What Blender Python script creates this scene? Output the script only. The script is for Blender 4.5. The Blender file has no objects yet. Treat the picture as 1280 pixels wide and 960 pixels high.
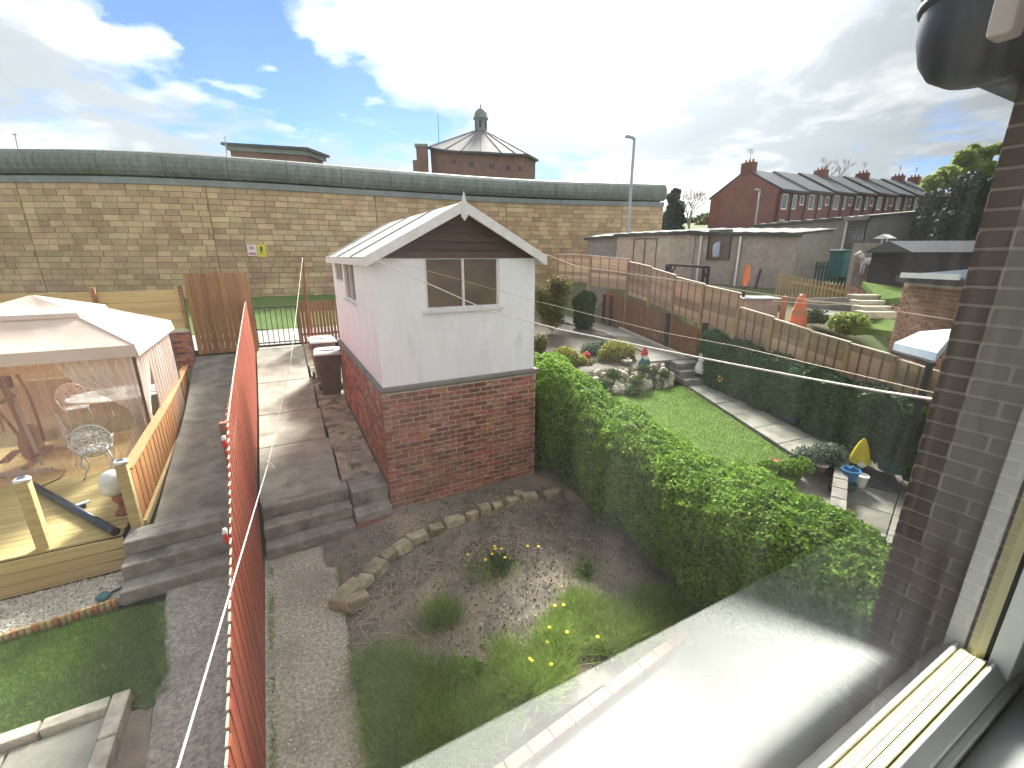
import bpy, math, random
import numpy as np
from mathutils import Vector, Matrix
random.seed(7); RNG=np.random.default_rng(11)
S=bpy.context.scene
COL=S.collection
PI=math.pi

# ---------------------------------------------------------------- camera
H=3.95; FPX=551.0; TILT=math.atan(159/551.0); AZ=math.atan(304/573.5)
cam=bpy.data.cameras.new('camera'); co=bpy.data.objects.new('camera',cam); COL.objects.link(co)
cam.sensor_width=36; cam.lens=36*FPX/1280; cam.clip_start=0.01; cam.clip_end=2000
co.location=(0,0,H); co.rotation_euler=(PI/2-TILT,0,-AZ)
S.camera=co
S.view_settings.view_transform='Standard'; S.view_settings.look='None'
S.view_settings.exposure=3.8; S.view_settings.gamma=1

# ---------------------------------------------------------------- world and sun
SUN_AZ=AZ+math.radians(5.5); SUN_EL=math.radians(36)       # azimuth clockwise from +Y
w=bpy.data.worlds.new('World'); S.world=w; w.use_nodes=True
nt=w.node_tree; nt.nodes.clear()
def N(t,ty,**k):
    n=t.nodes.new(ty)
    for a,b in k.items(): setattr(n,a,b)
    return n
def mathn(t,op,a,b=None,clamp=False):
    n=N(t,'ShaderNodeMath',operation=op); n.use_clamp=clamp
    for i,v in enumerate((a,b)):
        if v is None: continue
        if isinstance(v,(int,float)): n.inputs[i].default_value=v
        else: t.links.new(v,n.inputs[i])
    return n.outputs[0]
def mixc(t,f,a,b,bt='MIX'):
    n=N(t,'ShaderNodeMix',data_type='RGBA',blend_type=bt)
    for s,v in ((n.inputs[0],f),(n.inputs[6],a),(n.inputs[7],b)):
        if isinstance(v,(int,float)): s.default_value=v
        elif isinstance(v,tuple): s.default_value=(*v[:3],1)
        else: t.links.new(v,s)
    return n.outputs[2]
def ramp(t,f,stops):
    n=N(t,'ShaderNodeValToRGB'); e=n.color_ramp.elements
    while len(e)<len(stops): e.new(0.5)
    for i,(p,c) in enumerate(stops):
        e[i].position=p; e[i].color=(*c,1) if isinstance(c,tuple) else (c,c,c,1)
    t.links.new(f,n.inputs[0]); return n.outputs[0]
def noise(t,vec,scale,detail=4,rough=.55,dist=0):
    n=N(t,'ShaderNodeTexNoise'); n.inputs['Scale'].default_value=scale; n.inputs['Detail'].default_value=detail
    n.inputs['Roughness'].default_value=rough; n.inputs['Distortion'].default_value=dist
    if vec is not None: t.links.new(vec,n.inputs['Vector'])
    return n.outputs[0]
sky=N(nt,'ShaderNodeTexSky',sky_type='NISHITA'); sky.sun_disc=False
sky.sun_elevation=SUN_EL; sky.sun_rotation=SUN_AZ; sky.air_density=0.8; sky.dust_density=0.1; sky.ozone_density=2.0; sky.altitude=200
tc=N(nt,'ShaderNodeTexCoord'); gen=tc.outputs['Generated']
sep=N(nt,'ShaderNodeSeparateXYZ'); nt.links.new(gen,sep.inputs[0])
zc=mathn(nt,'MAXIMUM',sep.outputs[2],0.0); zd=mathn(nt,'ADD',zc,0.16)
px=mathn(nt,'DIVIDE',sep.outputs[0],zd); py=mathn(nt,'DIVIDE',sep.outputs[1],zd)
comb=N(nt,'ShaderNodeCombineXYZ'); nt.links.new(px,comb.inputs[0]); nt.links.new(py,comb.inputs[1])
comb.inputs[2].default_value=13.9
cl=comb.outputs[0]
sd=(math.sin(SUN_AZ)*math.cos(SUN_EL),math.cos(SUN_AZ)*math.cos(SUN_EL),math.sin(SUN_EL))
dt=N(nt,'ShaderNodeVectorMath',operation='DOT_PRODUCT'); nt.links.new(gen,dt.inputs[0]); dt.inputs[1].default_value=sd
dot=mathn(nt,'MAXIMUM',dt.outputs['Value'],0.0)
glow=mathn(nt,'POWER',dot,7.0); glow2=mathn(nt,'POWER',dot,70.0)
n1=noise(nt,cl,0.75,7,.58,.25); n2=noise(nt,cl,2.3,6,.6,.2); n3=noise(nt,cl,0.95,6,.55,.3)
dens=mathn(nt,'ADD',n1,mathn(nt,'MULTIPLY',mathn(nt,'SUBTRACT',n2,0.5),0.33))
dens=mathn(nt,'ADD',dens,mathn(nt,'MULTIPLY',mathn(nt,'POWER',dot,20.0),0.16))
mask=ramp(nt,dens,[(0.0,0.0),(0.405,0.0),(0.50,0.97),(1.0,1.0)])
shade=ramp(nt,mathn(nt,'ADD',n3,mathn(nt,'MULTIPLY',mathn(nt,'SUBTRACT',n2,.5),.35)),[(0.0,(5.8,5.65,5.4)),(0.40,(4.6,4.55,4.45)),(0.48,(2.9,3.0,3.0)),(0.56,(1.8,1.95,2.05)),(1.0,(1.3,1.45,1.55))])
gl=mathn(nt,'ADD',mathn(nt,'MULTIPLY',glow,0.35),mathn(nt,'MULTIPLY',glow2,26.0))
gl=mathn(nt,'ADD',gl,0.70)
cb=N(nt,'ShaderNodeVectorMath',operation='SCALE'); nt.links.new(shade,cb.inputs[0]); nt.links.new(gl,cb.inputs['Scale'])
deep=mixc(nt,1.0,sky.outputs[0],(.27,.29,.33),'MULTIPLY')
skyc=mixc(nt,mask,deep,cb.outputs[0])
bg=N(nt,'ShaderNodeBackground'); bg.inputs[1].default_value=0.05; nt.links.new(skyc,bg.inputs[0])
ow=N(nt,'ShaderNodeOutputWorld'); nt.links.new(bg.outputs[0],ow.inputs[0])
sl=bpy.data.lights.new('sun','SUN'); sl.energy=1.2; sl.angle=math.radians(15); sl.color=(1.0,.95,.87)
so=bpy.data.objects.new('sun',sl); COL.objects.link(so)
so.rotation_euler=Vector(sd).to_track_quat('Z','Y').to_euler()

# ---------------------------------------------------------------- survey helper: sight line of the survey point to a known plane
def ray(x,y):
    r=x-640;u=480-y
    f=FPX*math.cos(TILT)+u*math.sin(TILT); z=-FPX*math.sin(TILT)+u*math.cos(TILT)
    return (f*math.sin(AZ)+r*math.cos(AZ), f*math.cos(AZ)-r*math.sin(AZ), z)
def atz(x,y,z): d=ray(x,y);k=(z-H)/d[2];return Vector((d[0]*k,d[1]*k,z))
def aty(x,y,Y): d=ray(x,y);k=Y/d[1];return Vector((d[0]*k,Y,d[2]*k+H))
def atx(x,y,X): d=ray(x,y);k=X/d[0];return Vector((X,d[1]*k,d[2]*k+H))
def atd(x,y,D): d=ray(x,y);k=D/math.hypot(d[0],d[1]);return Vector((d[0]*k,d[1]*k,d[2]*k+H))
def lerp(pts,t):
    if t<=pts[0][0]: return pts[0][1]
    for a,b in zip(pts,pts[1:]):
        if t<=b[0]: return a[1]+(b[1]-a[1])*(t-a[0])/(b[0]-a[0])
    return pts[-1][1]
PU=[(6.4,.55),(11,.75),(15,1.36),(20,1.58),(26,1.7)]      # height of the upper path along Y
PR=[(9.5,.55),(12,.6),(18,.8),(23,1.65)]
def upz(Y): return lerp(PU,Y)
def fenx(Y): return 10.6+.303*(Y-3.4)

# ---------------------------------------------------------------- materials
MATS={}
def mat(name,c1,c2=None,scale=4,rough=.8,bump=.3,bscale=60,rnd=.12,stretch=(1,1,1),metal=0,spec=.4,c3=None,c3s=2.0,c3t=(.55,.7),trans=0,world=False):
    m=bpy.data.materials.new(name); m.use_nodes=True; t=m.node_tree
    b=t.nodes['Principled BSDF']; b.inputs['Roughness'].default_value=rough; b.inputs['Metallic'].default_value=metal
    b.inputs['Specular IOR Level'].default_value=spec
    tcn=N(t,'ShaderNodeTexCoord'); mp=N(t,'ShaderNodeMapping'); mp.inputs['Scale'].default_value=stretch
    oi=N(t,'ShaderNodeObjectInfo')
    if world:
        g=N(t,'ShaderNodeNewGeometry'); t.links.new(g.outputs['Position'],mp.inputs[0])
    else:
        sc=N(t,'ShaderNodeVectorMath',operation='ADD'); t.links.new(tcn.outputs['Object'],sc.inputs[0])
        cx=N(t,'ShaderNodeCombineXYZ'); rr=mathn(t,'MULTIPLY',oi.outputs['Random'],37.0)
        for i in range(3): t.links.new(rr,cx.inputs[i])
        t.links.new(cx.outputs[0],sc.inputs[1]); t.links.new(sc.outputs[0],mp.inputs[0])
    v=mp.outputs[0]
    if c2 is None: c2=tuple(x*.72 for x in c1)
    nz=noise(t,v,scale,6,.6,.15)
    f=ramp(t,nz,[(0.0,0.0),(.36,0.0),(.64,1.0),(1.0,1.0)])
    col=mixc(t,f,tuple(c1),tuple(c2))
    if c3:
        n3=noise(t,v,c3s,5,.62,.3); col=mixc(t,ramp(t,n3,[(0,0.),(c3t[0],0.),(c3t[1],1.),(1,1.)]),col,tuple(c3))
    ge=N(t,'ShaderNodeNewGeometry')
    r=mathn(t,'FRACT',mathn(t,'ADD',mathn(t,'MULTIPLY',oi.outputs['Random'],7.31),mathn(t,'MULTIPLY',ge.outputs['Random Per Island'],5.17)))
    val=mathn(t,'ADD',mathn(t,'MULTIPLY',r,2*rnd),1-rnd)
    hs=N(t,'ShaderNodeHueSaturation'); t.links.new(val,hs.inputs['Value']); t.links.new(col,hs.inputs['Color'])
    hv=mathn(t,'ADD',mathn(t,'MULTIPLY',mathn(t,'FRACT',mathn(t,'MULTIPLY',r,13.7)),rnd*.12),.5-rnd*.06); t.links.new(hv,hs.inputs['Hue'])
    t.links.new(hs.outputs[0],b.inputs['Base Color'])
    if bump:
        bn=noise(t,v,bscale,4,.6); bu=N(t,'ShaderNodeBump'); bu.inputs['Strength'].default_value=bump; bu.inputs['Distance'].default_value=.01
        t.links.new(bn,bu.inputs['Height']); t.links.new(bu.outputs[0],b.inputs['Normal'])
    if trans:
        o=t.nodes['Material Output']; tr=N(t,'ShaderNodeBsdfTranslucent'); t.links.new(hs.outputs[0],tr.inputs[0])
        mx=N(t,'ShaderNodeMixShader'); mx.inputs[0].default_value=trans
        t.links.new(b.outputs[0],mx.inputs[1]); t.links.new(tr.outputs[0],mx.inputs[2]); t.links.new(mx.outputs[0],o.inputs[0])
    MATS[name]=m; return m
def glassmat(name,tint,rough=.03,alpha=.35):
    m=bpy.data.materials.new(name); m.use_nodes=True; t=m.node_tree; b=t.nodes['Principled BSDF']
    b.inputs['Base Color'].default_value=(*tint,1); b.inputs['Roughness'].default_value=rough
    b.inputs['Specular IOR Level'].default_value=.8; b.inputs['Alpha'].default_value=1-alpha; return m
def netmat(name,col,op,stretch=(60,60,3)):
    m=bpy.data.materials.new(name); m.use_nodes=True; t=m.node_tree; b=t.nodes['Principled BSDF']
    b.inputs['Base Color'].default_value=(*col,1); b.inputs['Roughness'].default_value=.9
    tcn=N(t,'ShaderNodeTexCoord'); mp=N(t,'ShaderNodeMapping'); mp.inputs['Scale'].default_value=stretch
    t.links.new(tcn.outputs['Object'],mp.inputs[0]); nz=noise(t,mp.outputs[0],.25,3)
    t.links.new(mathn(t,'MULTIPLY',nz,op*2,True),b.inputs['Alpha'])
    return m
concrete=mat('concrete',(.27,.255,.22),(.18,.17,.145),1.6,.9,.6,90,.06,c3=(.13,.125,.10),c3s=.9,c3t=(.5,.75))
aggregate=mat('aggregate',(.58,.53,.44),(.27,.25,.21),30,.92,.9,70,.05,c3=(.20,.18,.15),c3s=1.3,c3t=(.5,.8))
aggregate2=mat('aggregate_worn',(.52,.48,.39),(.23,.215,.175),30,.92,.9,70,.05,c3=(.17,.15,.11),c3s=1.3,c3t=(.5,.8))
pathdark=mat('path_dark',(.28,.27,.235),(.165,.162,.14),2.8,.85,.6,60,.05,c3=(.12,.11,.095),c3s=1.6)
pathtan=mat('path_tan',(.36,.35,.285),(.23,.225,.185),2.6,.9,.5,80,.10,c3=(.15,.14,.11),c3s=1.4,c3t=(.5,.7))
slabmoss=mat('slab_mossy',(.42,.37,.28),(.25,.225,.17),4,.92,.8,50,.12,c3=(.10,.10,.06),c3s=3,c3t=(.5,.65))
step_m=mat('step_concrete',(.34,.31,.27),(.20,.185,.16),5,.92,.7,80,.08,c3=(.09,.085,.07),c3s=2)
soil=mat('soil',(.22,.19,.155),(.125,.107,.088),4.5,.97,1.0,55,.0,c3=(.36,.285,.215),c3s=.62,c3t=(.52,.68),spec=.1)
dirt=mat('dirt',(.13,.11,.08),(.08,.07,.05),3,.95,.8,30,.0)
lawn=mat('lawn',(.12,.19,.04),(.09,.14,.035),3,.95,.8,120,.0,spec=.1)
grassbank=mat('grass_bank',(.12,.18,.05),(.09,.14,.04),2.0,.95,.8,20,.0,spec=.1)
hillm=mat('hill_ground',(.11,.15,.06),(.15,.14,.09),.25,.95,.5,3,.0,spec=.1)
gravel_m=mat('gravel',(.80,.75,.64),(.55,.51,.43),55,.95,1.0,60,.2)
grey_gravel=mat('grey_gravel',(.36,.34,.31),(.22,.21,.19),30,.95,1.0,40,.1)
brick_m=mat('red_brick',(.38,.14,.075),(.20,.08,.055),7,.9,.6,60,.42,c3=(.46,.39,.34),c3s=1.6,c3t=(.56,.70))
brick_k=mat('brown_brick',(.15,.10,.075),(.10,.07,.055),9,.9,.5,60,.22)
brick_o=mat('orange_brick',(.36,.19,.11),(.26,.13,.08),9,.9,.5,60,.25)
mortar=mat('mortar',(.60,.53,.45),(.44,.38,.32),8,.95,.6,60,.03)
mortar_k=mat('mortar_pale',(.50,.46,.40),(.40,.37,.32),8,.95,.6,60,.03)
edge_b=mat('edging_brick',(.42,.25,.17),(.33,.19,.13),9,.9,.5,60,.15)
stone_w=mat('sandstone',(.56,.405,.235),(.43,.29,.16),.9,.92,.6,25,.22,c3=(.60,.56,.46),c3s=.33,c3t=(.62,.9),world=True)
joint_w=mat('sandstone_joint',(.25,.19,.12),(.20,.15,.10),2,.95,.4,25,.05)
coping_m=mat('weathered_coping',(.19,.21,.19),(.12,.135,.12),1.5,.75,.3,20,.06,stretch=(3,3,.5),c3=(.21,.23,.20),c3s=1.2)
coping_b=mat('coping_band',(.25,.27,.26),(.18,.20,.19),1.2,.8,.2,20,.03)
rock_y=mat('border_stone',(.42,.37,.24),(.24,.21,.13),7,.9,.8,30,.2,c3=(.14,.15,.08),c3s=5)
rock_w=mat('pale_rock',(.58,.53,.43),(.38,.34,.27),9,.9,.7,30,.3)
white_r=mat('white_render',(.86,.85,.86),(.79,.78,.79),2.2,.9,.6,26,.015,c3=(.60,.58,.55),c3s=2.4,c3t=(.58,.85),stretch=(2.2,2.2,.7))
white_t=mat('white_trim',(.76,.74,.72),(.66,.63,.60),7,.7,.3,50,.04)
upvc=mat('white_upvc',(.78,.80,.80),(.75,.77,.77),3,.35,.02,30,.01)
plaster=mat('interior_plaster',(.66,.68,.66),(.62,.64,.62),3,.9,.05,30,.01)
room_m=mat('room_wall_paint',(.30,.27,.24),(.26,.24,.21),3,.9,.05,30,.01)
bead_m=mat('cream_bead',(.60,.56,.33),(.50,.47,.27),3,.3,.02,30,.03)
felt=mat('roof_felt',(.34,.32,.30),(.26,.245,.23),6,.9,.5,70,.05)
brownb=mat('gable_board',(.105,.062,.045),(.07,.042,.032),5,.8,.4,60,.15,stretch=(1,1,6))
redwood=mat('red_stained_wood',(.43,.095,.04),(.27,.06,.028),7,.75,.5,50,.16,stretch=(4,4,.5))
redwood_d=mat('red_brown_wood',(.27,.115,.065),(.19,.08,.045),7,.8,.5,50,.2,stretch=(4,4,.5))
paletop=mat('pale_board_edge',(.62,.52,.42),(.5,.4,.3),7,.8,.3,50,.1)
gatewood=mat('brown_gate_wood',(.36,.20,.09),(.21,.11,.05),5,.85,.4,50,.18,stretch=(5,5,.5),c3=(.12,.065,.035),c3s=2)
palewood=mat('pale_pine',(.56,.43,.20),(.42,.31,.14),4,.8,.4,50,.12,stretch=(.7,4,6),c3=(.27,.20,.09),c3s=3,c3t=(.6,.7))
deckwood=mat('deck_pine',(.52,.42,.18),(.40,.32,.13),5,.75,.5,40,.14,stretch=(.6,6,6),c3=(.33,.22,.09),c3s=1.3)
orangew=mat('orange_pine',(.50,.25,.085),(.33,.15,.055),5,.7,.4,50,.12,stretch=(5,5,.6))
lapwood=mat('lap_panel_wood',(.62,.42,.31),(.48,.32,.23),5,.85,.4,50,.34,stretch=(.6,.6,6))
lapedge=mat('lap_batten_wood',(.27,.16,.10),(.20,.12,.08),5,.85,.4,50,.1)
yelpost=mat('yellow_pine_post',(.44,.31,.16),(.34,.25,.10),5,.85,.4,50,.1)
darkpost=mat('dark_post',(.04,.035,.04),(.03,.025,.03),5,.8,.3,50,.1)
black_m=mat('black_metal',(.018,.018,.02),(.012,.012,.014),8,.45,.1,50,.1)
black_p=mat('black_plastic',(.022,.034,.055),(.016,.026,.045),3,.33,.05,30,.05)
brownp=mat('brown_bin_plastic',(.115,.085,.065),(.085,.062,.048),4,.55,.15,60,.05)
greyp=mat('grey_lid_plastic',(.58,.55,.53),(.48,.45,.43),4,.5,.1,60,.04)
whitei=mat('white_iron',(.66,.68,.66),(.52,.54,.52),9,.5,.2,50,.05)
canvas=mat('cream_canvas',(.70,.59,.51),(.63,.52,.44),2,.9,.3,90,.02,trans=.25)
net_m=netmat('pink_netting',(.78,.44,.33),.36)
curtain_m=netmat('curtain_netting',(.80,.69,.61),.62,(90,90,1))
ropew=mat('white_rope',(.78,.74,.68),(.68,.62,.56),30,.8,.3,200,.05)
rope_t=mat('tan_line',(.62,.50,.38),(.52,.42,.32),30,.8,.3,200,.05)
pebble=mat('pebbledash',(.42,.355,.30),(.32,.27,.225),5,.95,.9,40,.06,c3=(.50,.44,.38),c3s=.7)
pebble_g=mat('grey_pebbledash',(.27,.25,.235),(.21,.195,.18),5,.95,.9,40,.06)
asb=mat('cement_sheet',(.27,.26,.24),(.19,.18,.165),3,.9,.4,40,.06,c3=(.12,.12,.09),c3s=1.1)
trim_k=mat('dark_trim',(.06,.058,.055),(.04,.04,.038),5,.7,.2,50,.05)
slate=mat('slate',(.085,.09,.10),(.06,.065,.072),6,.6,.3,20,.12)
slate_b=mat('prison_slate',(.25,.235,.23),(.18,.17,.17),6,.85,.3,20,.12,spec=.25)
houseb=mat('house_brick',(.25,.105,.085),(.19,.085,.07),1.2,.9,.3,12,.12,c3=(.20,.085,.065),c3s=.4)
prisonb=mat('prison_brick',(.22,.135,.11),(.17,.105,.088),1.2,.9,.3,12,.06)
winwhite=mat('white_window_frame',(.78,.78,.76),(.7,.7,.68),3,.5,.05,30,.05)
winglass=mat('far_window_glass',(.10,.13,.14),(.05,.07,.08),1.5,.12,.0,30,.3,spec=.9)
shedglass=mat('shed_window_glass',(.15,.095,.06),(.09,.058,.04),2.5,.12,.03,8,.1,spec=.35,c3=(.22,.16,.11),c3s=2)
boardwin=mat('pale_window_board',(.60,.62,.58),(.48,.52,.46),4,.6,.1,30,.1)
steel=mat('galvanised_steel',(.30,.32,.33),(.35,.37,.38),4,.5,.1,50,.05)
orange_m=mat('orange_plastic',(.75,.18,.06),(.62,.14,.05),4,.5,.1,40,.05)
yellow_m=mat('yellow_plastic',(.78,.62,.03),(.66,.5,.02),4,.45,.1,40,.05)
blue_m=mat('blue_plastic',(.03,.20,.42),(.02,.15,.34),4,.4,.1,40,.05)
teal_m=mat('teal_glaze',(.04,.16,.17),(.03,.11,.12),4,.35,.1,40,.05)
terra=mat('terracotta',(.50,.20,.11),(.40,.15,.08),6,.85,.3,50,.06)
purple_g=mat('dark_ceramic',(.11,.075,.075),(.07,.05,.05),6,.5,.2,50,.06)
whitep=mat('white_ceramic',(.76,.74,.70),(.64,.62,.58),6,.5,.1,40,.04)
skin_m=mat('painted_gnome_face',(.55,.32,.24),(.5,.28,.2),5,.6,.05,40,.02)
red_m=mat('red_paint',(.50,.03,.025),(.42,.02,.02),5,.5,.05,40,.03)
green_m=mat('green_paint',(.02,.12,.11),(.02,.09,.08),5,.6,.05,40,.05)
solar_m=mat('solar_roof',(.035,.07,.12),(.025,.05,.09),3,.35,.05,30,.04)
whitecan=mat('blue_white_canopy',(.42,.52,.66),(.56,.64,.75),2,.6,.1,30,.02)
brass=mat('brass',(.55,.38,.13),(.5,.33,.1),5,.28,.02,50,.02,metal=1)
signy=mat('sign_yellow',(.72,.62,.03),(.66,.57,.03),3,.5,.02,50,0)
signw=mat('sign_white',(.76,.74,.74),(.7,.68,.68),3,.5,.02,50,0)
signr=mat('sign_pink',(.62,.25,.22),(.55,.2,.2),3,.5,.02,50,0)
signk=mat('sign_black',(.015,.015,.015),(.02,.02,.02),3,.5,.02,50,0)
bark=mat('bark',(.10,.075,.055),(.065,.05,.038),9,.95,.8,40,.05)
bark_p=mat('pale_bark',(.34,.29,.24),(.24,.20,.17),9,.95,.5,40,.05)
straw=mat('dry_twig',(.46,.38,.27),(.33,.27,.19),9,.9,.2,40,.2)
def leaf(name,c,rnd=.35,tr=.35,**k): return mat(name,c,tuple(x*.7 for x in c),1.3,.6,0,10,rnd,trans=tr,spec=.12,world=True,**k)
lf_hedge=leaf('hedge_leaf',(.19,.33,.04),.42,.35)
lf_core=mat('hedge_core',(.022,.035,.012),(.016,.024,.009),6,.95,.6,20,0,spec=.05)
lf_dark=leaf('ivy_leaf',(.075,.15,.055),.45,.2)
lf_mid=leaf('shrub_leaf',(.07,.125,.03),.4,.3)
lf_yel=leaf('golden_leaf',(.30,.30,.05),.3,.35)
lf_olive=leaf('olive_leaf',(.17,.16,.06),.4,.3)
lf_spring=leaf('spring_leaf',(.34,.42,.13),.3,.6)
lf_con=leaf('conifer_leaf',(.05,.085,.055),.35,.1)
lf_grey=leaf('lavender_leaf',(.15,.20,.14),.25,.2)
blade=leaf('grass_blade',(.30,.42,.10),.5,.4)
blade_l=leaf('lawn_blade',(.16,.27,.04),.30,.3)
petal=mat('dandelion_petal',(.85,.68,.03),(.8,.6,.02),5,.6,0,20,.05)
# the window pane: four clear surfaces of a double-glazed unit, plus a streaky translucent veil added to imitate glare haze
pane_m=bpy.data.materials.new('double_glazing'); pane_m.use_nodes=True; t=pane_m.node_tree; t.nodes.clear()
fr=N(t,'ShaderNodeFresnel'); fr.inputs[0].default_value=1.5
R=mathn(t,'DIVIDE',mathn(t,'MULTIPLY',fr.outputs[0],4.0),mathn(t,'ADD',mathn(t,'MULTIPLY',fr.outputs[0],3.0),1.0))
trp=N(t,'ShaderNodeBsdfTransparent'); trp.inputs[0].default_value=(.97,.985,.975,1)
gls=N(t,'ShaderNodeBsdfGlossy'); gls.inputs['Roughness'].default_value=0.0; gls.inputs[0].default_value=(1,1,1,1)
glare_veil=N(t,'ShaderNodeBsdfTranslucent'); glare_veil.inputs[0].default_value=(1,1,1,1)
g2=N(t,'ShaderNodeNewGeometry'); mp=N(t,'ShaderNodeMapping'); mp.inputs['Scale'].default_value=(14,1,2.0); t.links.new(g2.outputs['Position'],mp.inputs[0])
dn=noise(t,mp.outputs[0],2.2,5,.6); df=mathn(t,'MULTIPLY',mathn(t,'POWER',dn,2.0),0.024)
m1=N(t,'ShaderNodeMixShader'); t.links.new(R,m1.inputs[0]); t.links.new(trp.outputs[0],m1.inputs[1]); t.links.new(gls.outputs[0],m1.inputs[2])
m2=N(t,'ShaderNodeMixShader'); t.links.new(df,m2.inputs[0]); t.links.new(m1.outputs[0],m2.inputs[1]); t.links.new(glare_veil.outputs[0],m2.inputs[2])
om=N(t,'ShaderNodeOutputMaterial'); t.links.new(m2.outputs[0],om.inputs[0])

# ---------------------------------------------------------------- mesh helpers
class MB:
    def __init__(s): s.v=[]; s.f=[]
    def add(s,vs,fs):
        o=len(s.v); s.v+= [tuple(a) for a in vs]; s.f+=[tuple(i+o for i in f) for f in fs]; return s
    def box(s,c,d,rot=0,M=None,tp=1.0):
        x,y,z=d[0]/2,d[1]/2,d[2]/2
        vs=[Vector((a*x*(tp if e>0 else 1),b*y*(tp if e>0 else 1),e*z)) for a in(-1,1) for b in(-1,1) for e in(-1,1)]
        R_=M if M is not None else Matrix.Rotation(rot,3,'Z')
        vs=[R_@q+Vector(c) for q in vs]
        return s.add(vs,[(0,1,3,2),(4,6,7,5),(0,4,5,1),(2,3,7,6),(0,2,6,4),(1,5,7,3)])
    def bar(s,a,b,wd,dp=None,up=Vector((0,0,1))):
        a=Vector(a);b=Vector(b);dp=dp or wd; d=(b-a); L=d.length; d.normalize()
        if abs(d.dot(up))>.98: up=Vector((0,1,0))
        sx=d.cross(up).normalized(); sy=sx.cross(d).normalized()
        M=Matrix((sx,d,sy)).transposed()
        return s.box((a+b)/2,(wd,L,dp),M=M)
    def tube(s,pts,r,n=8,cap=True):
        pts=[Vector(p) for p in pts]; rs=r if isinstance(r,(list,tuple)) else [r]*len(pts)
        o=[];up=Vector((0,0,1))
        for i,p in enumerate(pts):
            d=(pts[min(i+1,len(pts)-1)]-pts[max(i-1,0)]).normalized()
            u=up if abs(d.dot(up))<.95 else Vector((1,0,0))
            sx=d.cross(u).normalized(); sy=sx.cross(d)
            o+=[p+(sx*math.cos(2*PI*k/n)+sy*math.sin(2*PI*k/n))*rs[i] for k in range(n)]
        f=[(i*n+k,i*n+(k+1)%n,(i+1)*n+(k+1)%n,(i+1)*n+k) for i in range(len(pts)-1) for k in range(n)]
        if cap: f+=[tuple(range(n))[::-1],tuple((len(pts)-1)*n+k for k in range(n))]
        return s.add(o,f)
    def lathe(s,c,prof,n=16,sx=1,sy=1):
        c=Vector(c); o=[]
        for r,z in prof: o+=[c+Vector((math.cos(2*PI*k/n)*r*sx,math.sin(2*PI*k/n)*r*sy,z)) for k in range(n)]
        m=len(prof)
        f=[(i*n+k,i*n+(k+1)%n,(i+1)*n+(k+1)%n,(i+1)*n+k) for i in range(m-1) for k in range(n)]
        f+=[tuple(range(n))[::-1],tuple((m-1)*n+k for k in range(n))]
        return s.add(o,f)
    def prism(s,poly,z0,z1):
        n=len(poly); vs=[(p[0],p[1],z0 if not callable(z0) else z0(*p[:2])) for p in poly]+[(p[0],p[1],z1 if not callable(z1) else z1(*p[:2])) for p in poly]
        return s.add(vs,[tuple(range(n))[::-1],tuple(range(n,2*n))]+[(i,(i+1)%n,n+(i+1)%n,n+i) for i in range(n)])
    def extr(s,poly3,d):
        n=len(poly3); d=Vector(d); vs=[Vector(p) for p in poly3]; vs+= [p+d for p in vs]
        return s.add(vs,[tuple(range(n))[::-1],tuple(range(n,2*n))]+[(i,(i+1)%n,n+(i+1)%n,n+i) for i in range(n)])
    def rock(s,c,d,rot=0,n=7):
        pts=[]; R_=Matrix.Rotation(rot,3,'Z'); c=Vector(c)
        rings=[(.8,-.5),(1,-.1),(.92,.28),(.55,.5)]
        for rr,zz in rings:
            for k in range(n):
                a=2*PI*k/n; j=random.uniform(.82,1.1)
                ca,sa=math.cos(a),math.sin(a); q=1/max(abs(ca),abs(sa))**.6
                pts.append(c+R_@Vector((ca*q*rr*j*d[0]/2,sa*q*rr*j*d[1]/2,zz*d[2]*random.uniform(.9,1.1))))
        f=[(i*n+k,i*n+(k+1)%n,(i+1)*n+(k+1)%n,(i+1)*n+k) for i in range(3) for k in range(n)]
        f+=[tuple(range(n))[::-1],tuple(3*n+k for k in range(n))]
        return s.add(pts,f)
    def mesh(s,name,m,smooth=False):
        me=bpy.data.meshes.new(name); me.from_pydata(s.v,[],s.f); me.materials.append(m)
        if smooth: me.polygons.foreach_set('use_smooth',[True]*len(me.polygons))
        me.validate(); me.update(); return me
    def obj(s,name,m,parent=None,smooth=False,bevel=0,seg=2):
        o=bpy.data.objects.new(name,s.mesh(name,m,smooth)); COL.objects.link(o)
        if parent is not None: o.parent=parent; o.matrix_parent_inverse=Matrix.Translation(-Vector(parent.location))
        if bevel:
            b=o.modifiers.new('bevel','BEVEL'); b.width=bevel; b.segments=seg; b.limit_method='ANGLE'
        return o
def npmesh(name,V,F,m,parent=None,smooth=False):
    me=bpy.data.meshes.new(name); k=F.shape[1]
    me.vertices.add(len(V)); me.vertices.foreach_set('co',V.astype(np.float32).ravel())
    me.loops.add(F.size); me.loops.foreach_set('vertex_index',F.astype(np.int32).ravel())
    me.polygons.add(len(F)); me.polygons.foreach_set('loop_start',np.arange(0,F.size,k,dtype=np.int32))
    me.update(calc_edges=True); me.materials.append(m)
    if smooth: me.polygons.foreach_set('use_smooth',[True]*len(F))
    o=bpy.data.objects.new(name,me); COL.objects.link(o)
    if parent is not None: o.parent=parent; o.matrix_parent_inverse=Matrix.Translation(-Vector(parent.location))
    return o
def tag(o,label=None,cat=None,group=None,kind=None):
    if label: o['label']=label
    if cat: o['category']=cat
    if group: o['group']=group
    if kind: o['kind']=kind
    return o
def thing(name,label,cat,loc=(0,0,0),group=None):
    o=bpy.data.objects.new(name,None); COL.objects.link(o); o.location=loc; o.empty_display_size=.1
    return tag(o,label,cat,group)
def struct(o): o['kind']='structure'; return o
def stuff(o): o['kind']='stuff'; return o
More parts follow.
